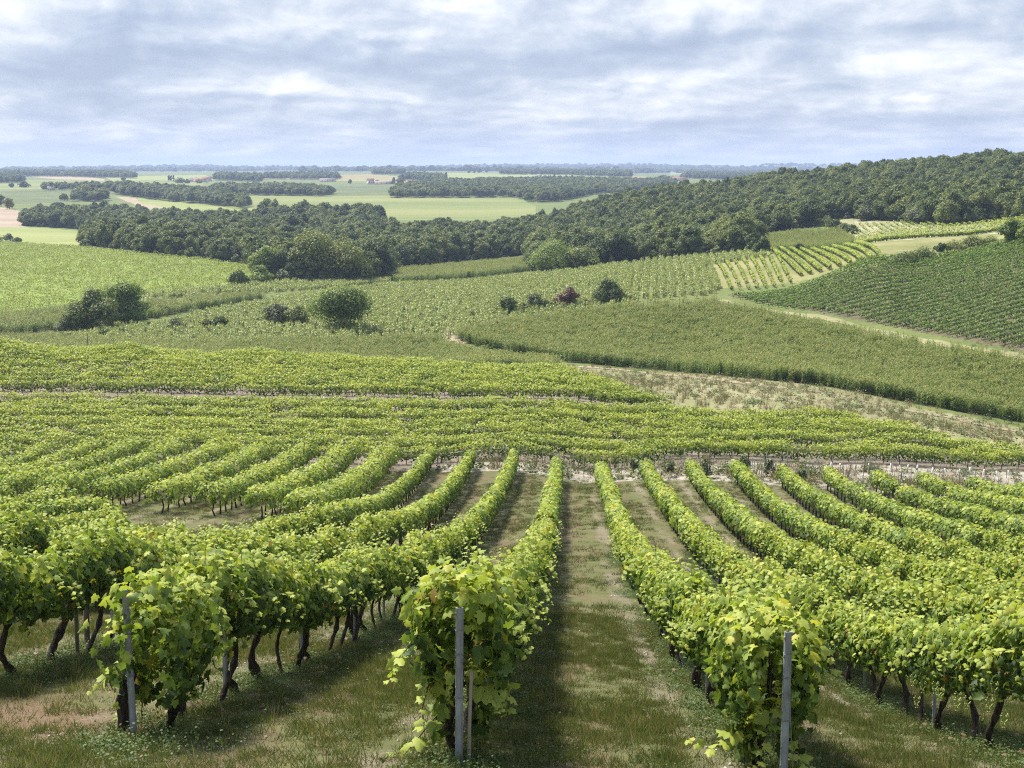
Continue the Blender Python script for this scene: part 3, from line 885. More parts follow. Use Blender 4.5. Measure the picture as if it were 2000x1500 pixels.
def plant_wood():
    P, px, py = wood_points(WOOD, 440, 1290, 6.0)
    # nearest visible line of trees of the wood: individual trees
    front = np.zeros(len(P), bool)
    col = np.round(px / 11).astype(int)
    order = np.argsort(P[:, 1])
    seen = {}
    for i in order:
        c = col[i]
        if seen.get(c, 0) < 1 and -30 < px[i] < 2030:
            seen[c] = seen.get(c, 0) + 1; front[i] = True
    # add the skyline trees along the ridge
    ridge = (px > 1450) & (P[:, 1] > 800)
    idx = np.argsort(py + 1000 * (~ridge))
    taken = {}
    for i in idx[:ridge.sum()]:
        c = int(px[i] / 14)
        if c not in taken and px[i] < 2030:
            taken[c] = 1; front[i] = True
    n = int(front.sum())
    lab_low = 'dark green broadleaf tree standing along the lower edge of the valley wood'
    lab_hill = 'dark green broadleaf tree at the foot of the wooded hillside'
    lab_top = 'dark green broadleaf tree on the skyline of the wooded hill'
    for i in np.where(front)[0]:
        cm, tm, r, h = TREE_VAR[int(rng.integers(0, len(TREE_VAR)))]
        if P[i, 1] > 790 and px[i] > 1400: lab, grp = lab_top, 'skyline trees of the wooded hill'
        elif px[i] > 1040: lab, grp = lab_hill, 'trees at the foot of the wooded hill'
        else: lab, grp = lab_low, 'edge trees of the valley wood'
        s = rng.uniform(0.6, 1.05)
        plant_tree('broadleaf_tree', *P[i], (cm, tm), s, rng.uniform(0, 6.28), lab, 'tree', grp, rng.uniform(0.85, 1.1))
    R = P[~front]
    N = len(R)
    s = np.clip(rng.normal(.78, .17, N), .45, 1.3)
    sc = np.stack([s, s, (.35 + .65 * s) * rng.uniform(0.85, 1.1, N)], 1)
    o = scatter('woodland', R, WOOD_PROTO, spin(N, 0.05), sc)
    tag(o, 'dense dark green wood covering the valley floor and the hillside', 'woodland')
    # scrub along the foot of the wood
    Q, qx, qy = wood_points(WOOD, 440, 1290, 3.6)
    near = np.zeros(len(Q), bool)
    ymin = {}
    for i in np.argsort(Q[:, 1]):
        c = int(qx[i] / 8)
        if c not in ymin: ymin[c] = Q[i, 1]
        if Q[i, 1] < ymin[c] + 9: near[i] = rng.random() < 0.75
    Q = Q[near]
    o = scatter('woodland_scrub', Q - np.array([0, 2.0, 0.2]), WOOD_SHRUB, spin(len(Q)), sc3(len(Q), 0.5, 1.1))
    tag(o, 'low scrub growing along the foot of the wood', 'scrub')
    return n, N


print('wood', plant_wood())

FAR_WOODS = [
    ('belt of dark trees crossing the fields behind the valley wood', [(222, 379), (300, 390), (400, 400), (492, 409), (482, 397), (400, 383), (330, 376), (235, 369)], 1200, 2300, 9.5, 1.05),
    ('oblong dark wood beyond the pale wedge field', [(402, 380), (640, 384), (652, 378), (560, 370), (420, 372)], 1500, 2900, 10, 1.0),
    ('broad dark wood behind the stone hut field', [(760, 387), (1010, 386), (1040, 400), (1062, 401), (1180, 377), (1262, 366), (1255, 359), (1100, 355), (850, 361), (780, 373)], 1500, 3200, 10, 1.0),
    ('long dark wood on the plateau near the far tan field', [(-120, 346), (100, 345), (268, 349), (250, 343), (0, 339), (-120, 339)], 2800, 5200, 15, 1.3),
    ('dark square grove on the plateau above the village', [(418, 352), (510, 356), (510, 349), (430, 346)], 2500, 5200, 14, 1.25),
    ('dark straight edged grove beside the pale plateau field', [(514, 350), (660, 352), (660, 346), (520, 345)], 2700, 5600, 14, 1.2),
    ('small dark grove on the far skyline above the farmhouse', [(728, 341), (790, 341), (790, 338), (730, 338)], 3600, 6800, 14, 1.2),
    ('dark grove running down to the pointed fir beyond the farmhouse', [(783, 352), (868, 356), (870, 350), (800, 345)], 2400, 5200, 13, 1.15),
    ('thin dark wood along the far plateau edge', [(978, 341), (1100, 342), (1232, 347), (1230, 341), (1100, 338), (980, 338)], 2900, 6800, 15, 1.2),
    ('bluish wood behind the far white settlement', [(1330, 349), (1490, 354), (1560, 350), (1500, 343), (1350, 343)], 2800, 6800, 17, 1.2),
    ('dark wood strip in front of the white settlement', [(1180, 372), (1280, 356), (1300, 352), (1320, 362), (1200, 384)], 1500, 3600, 11, 1.0),
    ('cluster of trees round the fields at the far edge of the tilled land', [(140, 394), (210, 394), (205, 386), (150, 386)], 1200, 2200, 9, 1.0),
    ('ragged tree line behind the dark striped field', [(80, 372), (225, 372), (220, 368), (82, 369)], 1700, 3200, 12, 0.9),
    ('dark copse beside the far pale houses', [(-120, 358), (45, 358), (42, 353), (-120, 353)], 2200, 4200, 13, 1.2),
]
for lab, poly, a, b, sp, s in FAR_WOODS:
    P, _, _ = wood_points(poly, a, b, sp)
    if not len(P): print('EMPTY', lab); continue
    N = len(P); q = rng.uniform(0.8, 1.1, N) * s
    o = scatter('far_wood', P, WOOD_PROTO, spin(N), np.stack([q * 1.15, q * 1.15, q * 0.95], 1))
    tag(o, lab, 'woodland')
# the dark back strip of the valley wood, taller oaks
P, _, _ = wood_points([(500, 441), (745, 453), (748, 447), (700, 440), (520, 434)], 900, 1500, 8)
o = scatter('far_wood', P, WOOD_PROTO, spin(len(P)), sc3(len(P), 1.1, 1.35)); tag(o, 'darker taller wood behind the valley wood below the centre field', 'woodland')
# distant hills: scattered hedgerow trees and woods as one mass
P = []
for i in range(5200):
    Y = math.exp(rng.uniform(math.log(5200), math.log(11000))); X = rng.uniform(-0.42, 0.42) * Y
    if math.sin(X / 420 + 1.7 * math.sin(Y / 700)) + 0.5 * math.sin(X / 130) > -0.2: P.append((X, Y))
P = np.array(P); z = hz(P[:, 0], P[:, 1])
o = scatter('far_wood', np.column_stack([P, z]), WOOD_PROTO[:3], spin(len(P)), sc3(len(P), 1.3, 2.6) * np.array([1.6, 1.6, 0.8])); tag(o, 'hazy blue woods on the distant hills along the horizon', 'woodland')


# ------------------------------------------------------------------ single trees and shrubs of the valley
def own_tree(name, px, pyb, y0, y1, w, hgt, label, leaf='tree_leaf', nl=4200, ls=0.36, shape='round', base=0.12, nb=17, cat='tree', trunk=True, dense=0.5, group=None):
    """w, hgt: width and height in pixels of the photograph; pyb: pixel row of its foot"""
    x, y, z = ground_at(px, pyb, y0, y1)
    m = y / F * 1.01
    r, h = w * m / 2 * (1.5 if name == 'hedge_bush' else 1.25), hgt * m * 1.05
    mb = MB(); crown(mb, r, h * base, h, int(nb * 1.3), int(nl * 1.7), ls * 1.05, shape, dense)
    t = empty(name, (x, y, z), label, cat, group)
    mb.obj('crown', MAT[leaf], t)
    if trunk:
        mt = MB(); limbs(mt, r, h * base, h, max(0.12, h * 0.028), 6); mt.obj('trunk', MAT['tree_bark'], t, True)
    return t


own_tree('round_tree', 670, 646, 280, 380, 112, 86, 'round green walnut tree standing alone at the foot of the sunflower field', 'bright_tree_leaf', 7500, 0.34, base=0.0, nb=24)
own_tree('broad_tree', 180, 648, 290, 420, 84, 80, 'dark round tree behind the thin pole, nearer of the paired trees', 'tree_leaf', 7000, 0.34, base=-0.08, nb=20)
own_tree('broad_tree', 243, 632, 310, 460, 92, 78, 'olive brown topped tree beside the dark round tree, farther of the pair', 'bright_tree_leaf', 7000, 0.36, base=-0.06, nb=20)
own_tree('bushy_shrub', 132, 652, 290, 420, 50, 36, 'loose grey shrub beside the dark round tree', 'grey_shrub_leaf', 1500, 0.3, 'dome', 0.0, 9, 'shrub', False, 0.7)
own_tree('bushy_shrub', 342, 644, 290, 420, 42, 20, 'small faint shrub at the corn edge between the trees', 'grey_shrub_leaf', 700, 0.28, 'dome', 0.0, 6, 'shrub', False, 0.7)
own_tree('bushy_shrub', 403, 642, 290, 420, 28, 18, 'smaller lobe of the low dark shrub pair in the pale field', 'tree_leaf', 800, 0.3, 'dome', 0.0, 6, 'shrub', False)
own_tree('bushy_shrub', 430, 642, 290, 420, 42, 23, 'larger low dark shrub of the pair in the pale field', 'tree_leaf', 1200, 0.3, 'dome', 0.0, 8, 'shrub', False)
own_tree('bushy_shrub', 540, 636, 290, 420, 62, 42, 'feathery grey green shrub next to the low dark bush', 'grey_shrub_leaf', 2400, 0.3, 'dome', 0.0, 10, 'shrub', False, 0.7)
own_tree('bushy_shrub', 582, 636, 290, 420, 54, 36, 'dark low bush leaning against the feathery shrub', 'tree_leaf', 2000, 0.3, 'dome', 0.0, 9, 'shrub', False)
own_tree('bushy_shrub', 995, 615, 280, 420, 46, 32, 'dark shrub at the near end of the hedge below the sunflowers', 'tree_leaf', 1800, 0.28, 'dome', 0.0, 9, 'shrub', False)
own_tree('bushy_shrub', 1020, 612, 280, 420, 30, 20, 'low green bush filling the hedge beside the dark shrub', 'tree_leaf', 900, 0.28, 'dome', 0.0, 6, 'shrub', False)
own_tree('bushy_shrub', 1045, 608, 280, 420, 44, 36, 'sparse grey twiggy bush in the hedge below the sunflowers', 'grey_shrub_leaf', 1200, 0.26, 'round', 0.05, 9, 'shrub', False, 0.8)
own_tree('bushy_shrub', 1062, 606, 280, 420, 36, 20, 'low dark bush between the twiggy and the rust red bush', 'tree_leaf', 1000, 0.28, 'dome', 0.0, 6, 'shrub', False)
own_tree('rust_tree', 1112, 604, 280, 420, 40, 42, 'small rust red leaved tree in the hedge below the sunflowers', 'rust_leaf', 2000, 0.28, 'round', 0.15, 10, 'tree', True)
own_tree('bushy_shrub', 1090, 602, 280, 420, 34, 20, 'brownish low bush under the rust red tree', 'rust_leaf', 700, 0.28, 'dome', 0.0, 6, 'shrub', False)
own_tree('bushy_shrub', 1186, 594, 280, 430, 66, 44, 'large dome shaped dark bush at the top end of the hedge', 'tree_leaf', 3200, 0.3, 'dome', 0.0, 12, 'shrub', False)
own_tree('bushy_shrub', 1145, 598, 280, 430, 26, 13, 'low hedge tuft between rust red tree and dome bush', 'tree_leaf', 500, 0.28, 'dome', 0.0, 5, 'shrub', False)
own_tree('bushy_shrub', 467, 560, 420, 620, 42, 31, 'brownish green bush set apart before the valley wood', 'tree_leaf', 1600, 0.4, 'dome', 0.0, 8, 'shrub', False)
own_tree('round_tree', 510, 556, 420, 620, 46, 36, 'round clipped looking green bush touching the valley wood', 'bright_tree_leaf', 2200, 0.4, 'dome', 0.0, 10, 'tree', False)
own_tree('broad_tree', 518, 548, 430, 640, 62, 64, 'tall pale green tree at the corner of the valley wood', 'bright_tree_leaf', 3000, 0.45, base=0.05)
own_tree('broad_tree', 612, 550, 430, 640, 90, 98, 'tallest rounded tree at the projecting corner of the valley wood', 'tree_leaf', 4200, 0.5, base=0.04, nb=22)
own_tree('broad_tree', 676, 552, 430, 640, 96, 84, 'broad shaded tree in the projecting clump of the valley wood', 'tree_leaf', 4200, 0.5, base=0.03, nb=22)
own_tree('broad_tree', 735, 545, 430, 640, 72, 78, 'dark tree closing the projecting clump beside the flat corn', 'tree_leaf', 3600, 0.5, base=0.03, nb=20)
own_tree('bushy_shrub', 555, 551, 430, 640, 46, 22, 'low grey bush in front of the projecting clump', 'grey_shrub_leaf', 900, 0.4, 'dome', 0.0, 7, 'shrub', False)
own_tree('bushy_shrub', 597, 548, 430, 640, 26, 18, 'small round grey bush beneath the tallest clump tree', 'grey_shrub_leaf', 700, 0.35, 'dome', 0.0, 6, 'shrub', False)
own_tree('round_tree', 1085, 530, 400, 620, 92, 54, 'bright green rounded tree at the foot of the wooded hill', 'bright_tree_leaf', 4500, 0.42, 'dome', 0.0, 18)
own_tree('bushy_shrub', 1042, 529, 400, 620, 28, 34, 'narrow dark bush beside the bright rounded tree', 'tree_leaf', 1000, 0.4, 'dome', 0.0, 7, 'shrub', False)
own_tree('bushy_shrub', 1140, 526, 400, 620, 70, 40, 'wide dark bush touching the bright rounded tree', 'tree_leaf', 1800, 0.42, 'dome', 0.0, 9, 'shrub', False)
own_tree('round_tree', 1974, 478, 320, 420, 48, 52, 'light green tree at the top corner of the dark vineyard', 'bright_tree_leaf', 4200, 0.3, 'round', 0.1, 16)
own_tree('round_tree', 2012, 478, 320, 420, 50, 46, 'light green tree cut by the frame at the dark vineyard corner', 'bright_tree_leaf', 3200, 0.3, 'round', 0.05, 14)
own_tree('small_tree', 1837, 500, 330, 430, 22, 24, 'small round dark tree rising from the hedge above the vineyard', 'tree_leaf', 1400, 0.26, 'round', 0.15, 9, 'tree')
for px, py, w, h, lab in [(1765, 517, 50, 14, 'lowest sloping tip of the hedge above the vineyard'), (1805, 509, 56, 16, 'low hedge bush before the small round tree'),
                          (1862, 497, 46, 20, 'hedge bush just past the small round tree'), (1900, 490, 44, 26, 'tallest bush of the hedge above the vineyard'),
                          (1935, 483, 40, 14, 'thin end of the hedge near the light green tree')]:
    own_tree('hedge_bush', px, py, 330, 430, w, h, lab, 'tree_leaf', 1300, 0.26, 'dome', 0.0, 8, 'shrub', False)
for px, py, w, h, lab in [(1615, 441, 26, 16, 'topmost round bush of the hedge between hill corn and chalk plot'), (1632, 447, 26, 15, 'second bush down the hedge beside the hill corn'),
                          (1650, 452, 26, 12, 'third bush down the hedge beside the hill corn'), (1664, 457, 26, 15, 'lowest bush of the hedge beside the hill corn')]:
    own_tree('hedge_bush', px, py, 420, 640, w, h, lab, 'tree_leaf', 900, 0.4, 'dome', 0.0, 7, 'shrub', False)
own_tree('bushy_shrub', 1560, 490, 420, 520, 24, 14, 'dark bush peeping over the crest behind the curved vine rows', 'tree_leaf', 700, 0.3, 'dome', 0.0, 6, 'shrub', False)
own_tree('bushy_shrub', 1490, 497, 420, 540, 34, 34, 'dark bush at the woodland corner beside the hill corn', 'tree_leaf', 1200, 0.36, 'dome', 0.0, 8, 'shrub', False)
for px, py, w, h, lab, lf in [(1790, 437, 60, 22, 'purplish brown scrub at the bend of the chalk track', 'grey_shrub_leaf'), (1880, 436, 70, 26, 'dark green scrub thicket above the chalk track', 'tree_leaf'),
                              (1690, 430, 44, 26, 'brown tinged bush under the wooded hill near the hedge', 'grey_shrub_leaf'), (1945, 425, 46, 20, 'low dark scrub at the grassy gap under the hill', 'tree_leaf')]:
    own_tree('bushy_shrub', px, py, 480, 680, w, h, lab, lf, 1400, 0.45, 'dome', 0.0, 9, 'shrub', False)
# left edge and far singles
own_tree('yellow_tree', 18, 408, 1150, 1700, 19, 21, 'yellowing tree above the tilled field edge', 'yellow_leaf', 700, 1.0, 'round', 0.1, 9)
own_tree('small_tree', 2, 404, 1150, 1700, 16, 26, 'dark tree cut by the frame beside the yellowing tree', 'tree_leaf', 700, 1.0, 'round', 0.0, 8)
own_tree('small_tree', 126, 392, 1250, 1900, 18, 13, 'lone round tree at the top corner of the valley wood', 'tree_leaf', 600, 1.0, 'round', 0.05, 7)
own_tree('broad_tree', 165, 389, 1250, 2000, 38, 26, 'tall dark trees group at the wood corner below the striped field', 'tree_leaf', 1200, 1.1, 'round', 0.0, 12)
own_tree('bushy_shrub', 18, 471, 640, 900, 20, 13, 'grey round bush at the brow of the bright crop field', 'grey_shrub_leaf', 700, 0.5, 'round', 0.0, 7, 'shrub', False)
for px, w, lab in [(-8, 34, 'low hedge clump where the bright field meets the frame'), (34, 16, 'low hedge end beside the grey round bush')]:
    own_tree('hedge_bush', px, 474, 640, 900, w, 8, lab, 'tree_leaf', 500, 0.5, 'dome', 0.0, 6, 'shrub', False)
own_tree('round_tree', 23, 366, 1700, 3000, 12, 8, 'small round tree alone on the pale plateau field', 'tree_leaf', 300, 1.6, 'round', 0.0, 6)
own_tree('round_tree', 47, 366, 1700, 3000, 23, 9, 'wide round tree next to the small one on the plateau field', 'tree_leaf', 400, 1.6, 'round', 0.0, 7)
own_tree('small_tree', 241, 355, 1900, 3600, 9, 9, 'tiny lollipop tree standing above the dark tree belt', 'tree_leaf', 250, 1.7, 'round', 0.3, 5)
own_tree('pointed_fir', 871, 353, 2300, 4600, 8, 17, 'pointed dark fir at the end of the farmhouse grove', 'tree_leaf', 450, 1.5, 'cone', 0.0, 9)
own_tree('pointed_fir', 769, 360, 2000, 3600, 9, 13, 'pointed fir beside the farmhouse trees', 'tree_leaf', 400, 1.3, 'cone', 0.0, 8)
own_tree('round_tree', 782, 361, 2000, 3600, 21, 13, 'dark round tree beside the farmhouse', 'tree_leaf', 500, 1.4, 'round', 0.0, 8)
own_tree('pointed_fir', 684, 359, 2000, 3600, 10, 8, 'small conical fir before the farmhouse field', 'tree_leaf', 250, 1.4, 'cone', 0.0, 5)
own_tree('small_tree', 737, 357, 2000, 3600, 7, 5, 'tiny dark bush beside the farmhouse gable', 'tree_leaf', 200, 1.3, 'round', 0.0, 5)
for px, w, h, lab in [(917, 7, 8, 'first small tree of the four on the far pale field'), (927, 5, 6, 'smallest tree of the four on the far pale field'), (937, 8, 9, 'tallest tree of the four on the far pale field'), (950, 7, 7, 'last small tree of the four on the far pale field')]:
    own_tree('small_tree', px, 338, 3800, 6800, w, h, lab, 'tree_leaf', 250, 2.2, 'round', 0.05, 5)
own_tree('pointed_fir', 1083, 347, 2700, 5200, 4, 9, 'thin pointed fir above the broad dark wood', 'tree_leaf', 220, 1.4, 'cone', 0.0, 6)
for i, px in enumerate([330, 334, 339]):
    own_tree('poplar_tree', px, 354, 2300, 4200, 3.4, 11, 'slender poplar in the row before the village roofs', 'tree_leaf', 160, 1.5, 'round', 0.0, 6, group='poplars before the village')
for px, w, h, lab in [(352, 22, 9, 'grey green trees before the village roofs'), (388, 14, 7, 'dark bush beside the village roofs'), (366, 10, 8, 'round tree between the village bushes')]:
    own_tree('round_tree', px, 358, 2000, 3800, w, h, lab, 'grey_shrub_leaf' if px == 352 else 'tree_leaf', 350, 1.5, 'round', 0.0, 7)
# ------------------------------------------------------------------ buildings far away
def house(name, px, py, y0, y1, w, d, h, rh, label, rz=0.0, wall='render_wall', roof='roof_tile', nwin=3, wings=()):
    x, y, z = ground_at(px, py, y0, y1)
    t = empty(name, (x, y, z), label, 'house', None, rz)
    mb = MB(); mb.box(-w / 2, w / 2, -d / 2, d / 2, -2, h)
    mb.add([(-w / 2, -d / 2, h), (-w / 2, d / 2, h), (-w / 2, 0, h + rh * .92), (w / 2, -d / 2, h), (w / 2, d / 2, h), (w / 2, 0, h + rh * .92)], [(0, 1, 2), (3, 5, 4)])
    for (ox, ww, wh) in wings: mb.box(ox - ww / 2, ox + ww / 2, -d / 2 - .5, d / 2 + .4, -2, wh)
    mb.obj('wall', MAT[wall], t)
    rb = MB(); e = 0.5
    hs = h - e * rh / (d / 2)
    for s in (-1, 1):
        rb.add([(-w / 2 - e, s * (d / 2 + e), hs), (w / 2 + e, s * (d / 2 + e), hs), (w / 2 + e, 0, h + rh), (-w / 2 - e, 0, h + rh),
                (-w / 2 - e, s * (d / 2 + e), hs + .25), (w / 2 + e, s * (d / 2 + e), hs + .25), (w / 2 + e, 0, h + rh + .25), (-w / 2 - e, 0, h + rh + .25)],
               [(4, 5, 6, 7), (0, 3, 2, 1), (0, 1, 5, 4), (1, 2, 6, 5), (0, 4, 7, 3)])
    for (ox, ww, wh) in wings: rb.box(ox - ww / 2 - .4, ox + ww / 2 + .4, -d / 2 - .9, d / 2 + .8, wh, wh + 1.1)
    r_ = rb.obj('roof', MAT[roof], t)
    cb = MB(); cb.box(w * .3, w * .3 + .9, -.5, .4, h + rh * .5, h + rh + 1.2); cb.obj('chimney', MAT[wall], r_)
    for i in range(nwin):
        wb = MB(); cx_ = -w / 2 + w * (i + .5) / nwin
        wb.box(cx_ - .7, cx_ + .7, -d / 2 - .06, -d / 2 + .05, h * .35, h * .75); wb.obj('window', MAT['window_dark'], t)
    return t


house('farmhouse', 724, 360, 2000, 3600, 11, 9, 6.5, 3.5, 'pale farmhouse with red tiled roof beside the ochre field', 0.5)
house('farm_barn', 750, 360, 2000, 3600, 32, 10, 3.2, 2.2, 'long low barn beside the pale farmhouse', 0.1, roof='pale_roof', nwin=4)
house('stone_hut', 785, 384, 1300, 2300, 4.2, 4, 5.0, 1.2, 'small pale stone hut in front of the broad dark wood', 0.2, roof='pale_roof', nwin=1)
for i, (px, py, w, hh, lab, wl, rf) in enumerate([(1292, 354, 36, 5, 'long white shed of the far settlement with pale red roof', 'render_wall', 'pale_roof'),
                                                  (1325, 353, 30, 5, 'second white shed of the settlement, farther along the wood top', 'render_wall', 'roof_tile'),
                                                  (1308, 352, 14, 6, 'small white house between the two settlement sheds', 'render_wall', 'roof_tile'),
                                                  (392, 356, 24, 5, 'pinkish village house with broad tiled roof', 'render_wall', 'roof_tile'),
                                                  (405, 354, 16, 6, 'smaller village house at the edge of the roofs', 'render_wall', 'roof_tile'),
                                                  (378, 355, 14, 5, 'village cottage beside the grey green trees', 'render_wall', 'pale_roof'),
                                                  (16, 350, 16, 7, 'white house half hidden by the far copse', 'render_wall', 'pale_roof'),
                                                  (44, 352, 12, 6, 'pale house at the edge of the far copse', 'render_wall', 'pale_roof'),
                                                  (100, 372, 8, 3, 'tiny white shed under the ragged tree line', 'render_wall', 'pale_roof'),
                                                  (1053, 347, 10, 5, 'tiny white house above the broad dark wood', 'render_wall', 'pale_roof'),
                                                  (640, 355, 30, 4, 'low grey farm shed beside the straight edged grove', 'render_wall', 'pale_roof')]):
    house('far_house', px, py, 1700, 4600, w, 9, hh, 2.4, lab, 0.15 * (i % 3) - .1, wl, rf, 3)


def lattice_mast(px, py, y0, y1, h, label):
    x, y, z = ground_at(px, py, y0, y1)
    mb = MB()
    for sx_, sy_ in ((-1, -1), (1, -1), (1, 1), (-1, 1)):
        mb.tube([(sx_ * 3, sy_ * 3, -1), (sx_ * .5, sy_ * .5, h)], [.35, .25], 4)
    for k in range(6):
        a0, a1 = k / 6, (k + 1) / 6
        w0, w1 = 3 - 2.5 * a0, 3 - 2.5 * a1
        for s in (-1, 1):
            mb.tube([(-w0, s * w0, h * a0), (w1, s * w1, h * a1)], [.18, .18], 4); mb.tube([(w0, s * w0, h * a0), (-w1, s * w1, h * a1)], [.18, .18], 4)
    o = mb.obj('lattice_mast', MAT['mast_metal']); o.location = (x, y, z)
    tag(o, label, 'mast')
    for f in (.72, .84, .96):
        ab = MB(); ab.tube([(-7, 0, h * f), (7, 0, h * f)], [.3, .3], 4); ab.obj('cross_arm', MAT['mast_metal'], o)


lattice_mast(1238, 343, 3000, 6500, 34, 'thin grey power mast standing above the far plateau woods')


# thin wooden poles at the brow of the vineyard
for px, Y, hp, lab in [(178, 172, 3.0, 'thin dark wooden pole at the vineyard brow before the dark round tree'), (612, 296, 3.6, 'thin wooden pole standing in the low corn near the round walnut tree')]:
    x, y, z = at(px, Y)
    mb = MB(); mb.tube([(0, 0, -.4), (0.01, 0, hp * .5), (0, 0.02, hp)], [.05, .045, .04], 6)
    o = mb.obj('wooden_pole', MAT['old_wood']); o.location = (x, y, z); tag(o, lab, 'pole')

# ------------------------------------------------------------------ maize and sunflowers
def maize_proto(n=7, spread=0.85):
    mb = MB()
    for i in range(n):
        bx, by = rng.uniform(-spread, spread, 2); h = rng.uniform(2.0, 2.45)
        mb.tube([(bx, by, 0), (bx, by, h)], [.02, .012], 3, 0, 0.55, cap=False)
        m = 9
        c = np.stack([np.full(m, bx), np.full(m, by), np.linspace(.3, h * .93, m)], 1)
        a = rng.uniform(0, 2 * pi, m)
        out = np.stack([np.cos(a), np.sin(a), rng.uniform(0.1, 0.7, m)], 1)
        nrm = np.stack([-np.cos(a) * .6, -np.sin(a) * .6, np.ones(m)], 1)
        T = ([(-.05, 0, 0), (.05, 0, 0), (.055, .45, .06), (-.055, .45, .06), (0, .95, -.22)], [(0, 1, 2, 3), (3, 2, 4, 4)])
        T = ([(-.06, 0, 0), (.06, 0, 0), (.07, .5, .04), (-.07, .5, .04), (.02, .98, -.25), (-.02, .98, -.25)], [(0, 1, 2, 3), (3, 2, 4, 5)])
        stamp(mb, *T, c, nrm, out, rng.uniform(.5, .8, m), np.clip(np.linspace(.3, .68, m) + rng.normal(0, .1, m), 0, 1))
        # tassel
        stamp(mb, *LEAF4, np.array([[bx, by, h]] * 2), rng.normal(size=(2, 3)), np.array([[0, 0, 1.]] * 2) + rng.normal(0, .3, (2, 3)), .17, 0.9)
    return proto(mb, 'maize_clump', MAT['corn_leaf'])


MAIZE = [maize_proto() for _ in range(5)]


def sunflower_proto(n=5, spread=0.6, head=True):
    mb = MB()
    for i in range(n):
        bx, by = rng.uniform(-spread, spread, 2); h = rng.uniform(1.15, 1.5)
        mb.tube([(bx, by, 0), (bx, by, h)], [.015, .012], 3, 0, 0.3, cap=False)
        m = 8; a = rng.uniform(0, 2 * pi, m)
        c = np.stack([bx + .05 * np.cos(a), by + .05 * np.sin(a), np.linspace(.35, h, m)], 1)
        stamp(mb, *LEAF5, c, np.stack([.5 * np.cos(a), .5 * np.sin(a), np.ones(m)], 1), np.stack([np.cos(a), np.sin(a), -.2 + 0 * a], 1), rng.uniform(.22, .36, m), np.clip(rng.normal(.55, .15, m), 0, .84))
        if head:
            stamp(mb, *LEAF5, np.array([[bx, by, h + .02]]), np.array([[.5, -.5, -.2]]), np.array([[0, 0, 1.]]), .22, 1.0 if rng.random() < .35 else .3)
    return proto(mb, 'sunflower_clump', MAT['sunflower_leaf'])


SUNP = [sunflower_proto() for _ in range(4)]


def crop_proto():
    mb = MB(); m = 16
    c = np.stack([rng.uniform(-.9, .9, m), rng.uniform(-.9, .9, m), rng.uniform(.35, .8, m)], 1)
    stamp(mb, *LEAF5, c, rng.normal(0, .5, (m, 3)) + np.array([0, 0, 1.]), rng.normal(size=(m, 3)), rng.uniform(.2, .34, m), np.clip(rng.normal(.5, .2, m), 0, 1))
    return proto(mb, 'crop_clump', MAT['field_leaf'])


CROP = [crop_proto() for _ in range(3)]


def field_points(poly, y0, y1, dens, rows=None):
    """random or drilled points on a parcel"""
    X0 = -0.41 * y1; X1 = 0.41 * y1
    if rows:
        sp, along, ang = rows
        R = max(abs(X0), y1) * 1.2
        a = np.arange(-R, R, sp); b = np.arange(-R, R, along)
        A, B = np.meshgrid(a, b); A = A.ravel() + rng.normal(0, .06, A.size); B = B.ravel() + rng.uniform(-.4, .4, B.size) * along
        X = A * cos(ang) - B * sin(ang); Y = A * sin(ang) + B * cos(ang)
    else:
        n = int((X1 - X0) * (y1 - y0) * dens)
        X = rng.uniform(X0, X1, n); Y = rng.uniform(y0, y1, n)
    ok = (Y > y0) & (Y < y1) & (np.abs(X) < 0.40 * Y)
    X, Y = X[ok], Y[ok]
    Z = hz(X, Y); px, py = project(X, Y, Z)
    ok = inpoly(px, py, poly)
    return np.stack([X[ok], Y[ok], Z[ok]], 1)


P = field_points(CORN_BIG, 180, 420, 0.95)
o = scatter('corn_field', P, MAIZE, spin(len(P), .05), sc3(len(P), .85, 1.1)); tag(o, 'large flat field of ripening corn below the dark vineyard', 'corn field'); print('corn', len(P))
P = field_points(CORN_LOW, 222, 349, 0.95)
o = scatter('corn_field', P, MAIZE, spin(len(P), .05), sc3(len(P), .8, 1.05)); tag(o, 'corn field just behind the brow of the vineyard', 'corn field'); print('corn', len(P))
P = field_points(CORN_MID, 330, 480, 0.6)
o = scatter('corn_field', P, MAIZE, spin(len(P), .05), sc3(len(P), .85, 1.1)); tag(o, 'narrow corn strip running between the pale fields', 'corn field'); print('corn', len(P))
P = field_points(CORN_BACK, 430, 700, 0.45)
o = scatter('corn_field', P, MAIZE, spin(len(P), .05), sc3(len(P), .9, 1.15)); tag(o, 'olive corn field tucked under the edge of the wood', 'corn field'); print('corn', len(P))
P = field_points(CORN_HILL, 440, 640, 1, rows=(2.4, 1.2, -0.16))
o = scatter('corn_field', P, MAIZE, spin(len(P), .05), sc3(len(P), .85, 1.05)); tag(o, 'small corn field with drilled rows beneath the wooded hill', 'corn field'); print('corn', len(P))
P = field_points(SUNFL, 300, 560, 0.42)
Pr = field_points([(1130, 602), (1260, 513), (1480, 494), (1500, 502), (1382, 518), (1412, 560), (1396, 574), (1250, 585)], 300, 560, 1, rows=(2.3, 1.1, -0.1))
px, py = project(P[:, 0], P[:, 1], P[:, 2])
P = np.concatenate([P[(px < 1230) | (rng.random(len(P)) < .2)], Pr])
o = scatter('sunflower_field', P, SUNP, spin(len(P), .08), sc3(len(P), .85, 1.25)); tag(o, 'pale green sunflower field rising to the wooded hill', 'sunflower field'); print('sunf', len(P))
P = field_points(PALE_STRIP, 330, 560, 0.4)
o = scatter('sunflower_field', P, SUNP, spin(len(P), .08), sc3(len(P), .85, 1.25)); tag(o, 'narrow sunflower strip below the bright crop field', 'sunflower field')
P = field_points(LEFT_FIELD, 380, 900, 0.30)
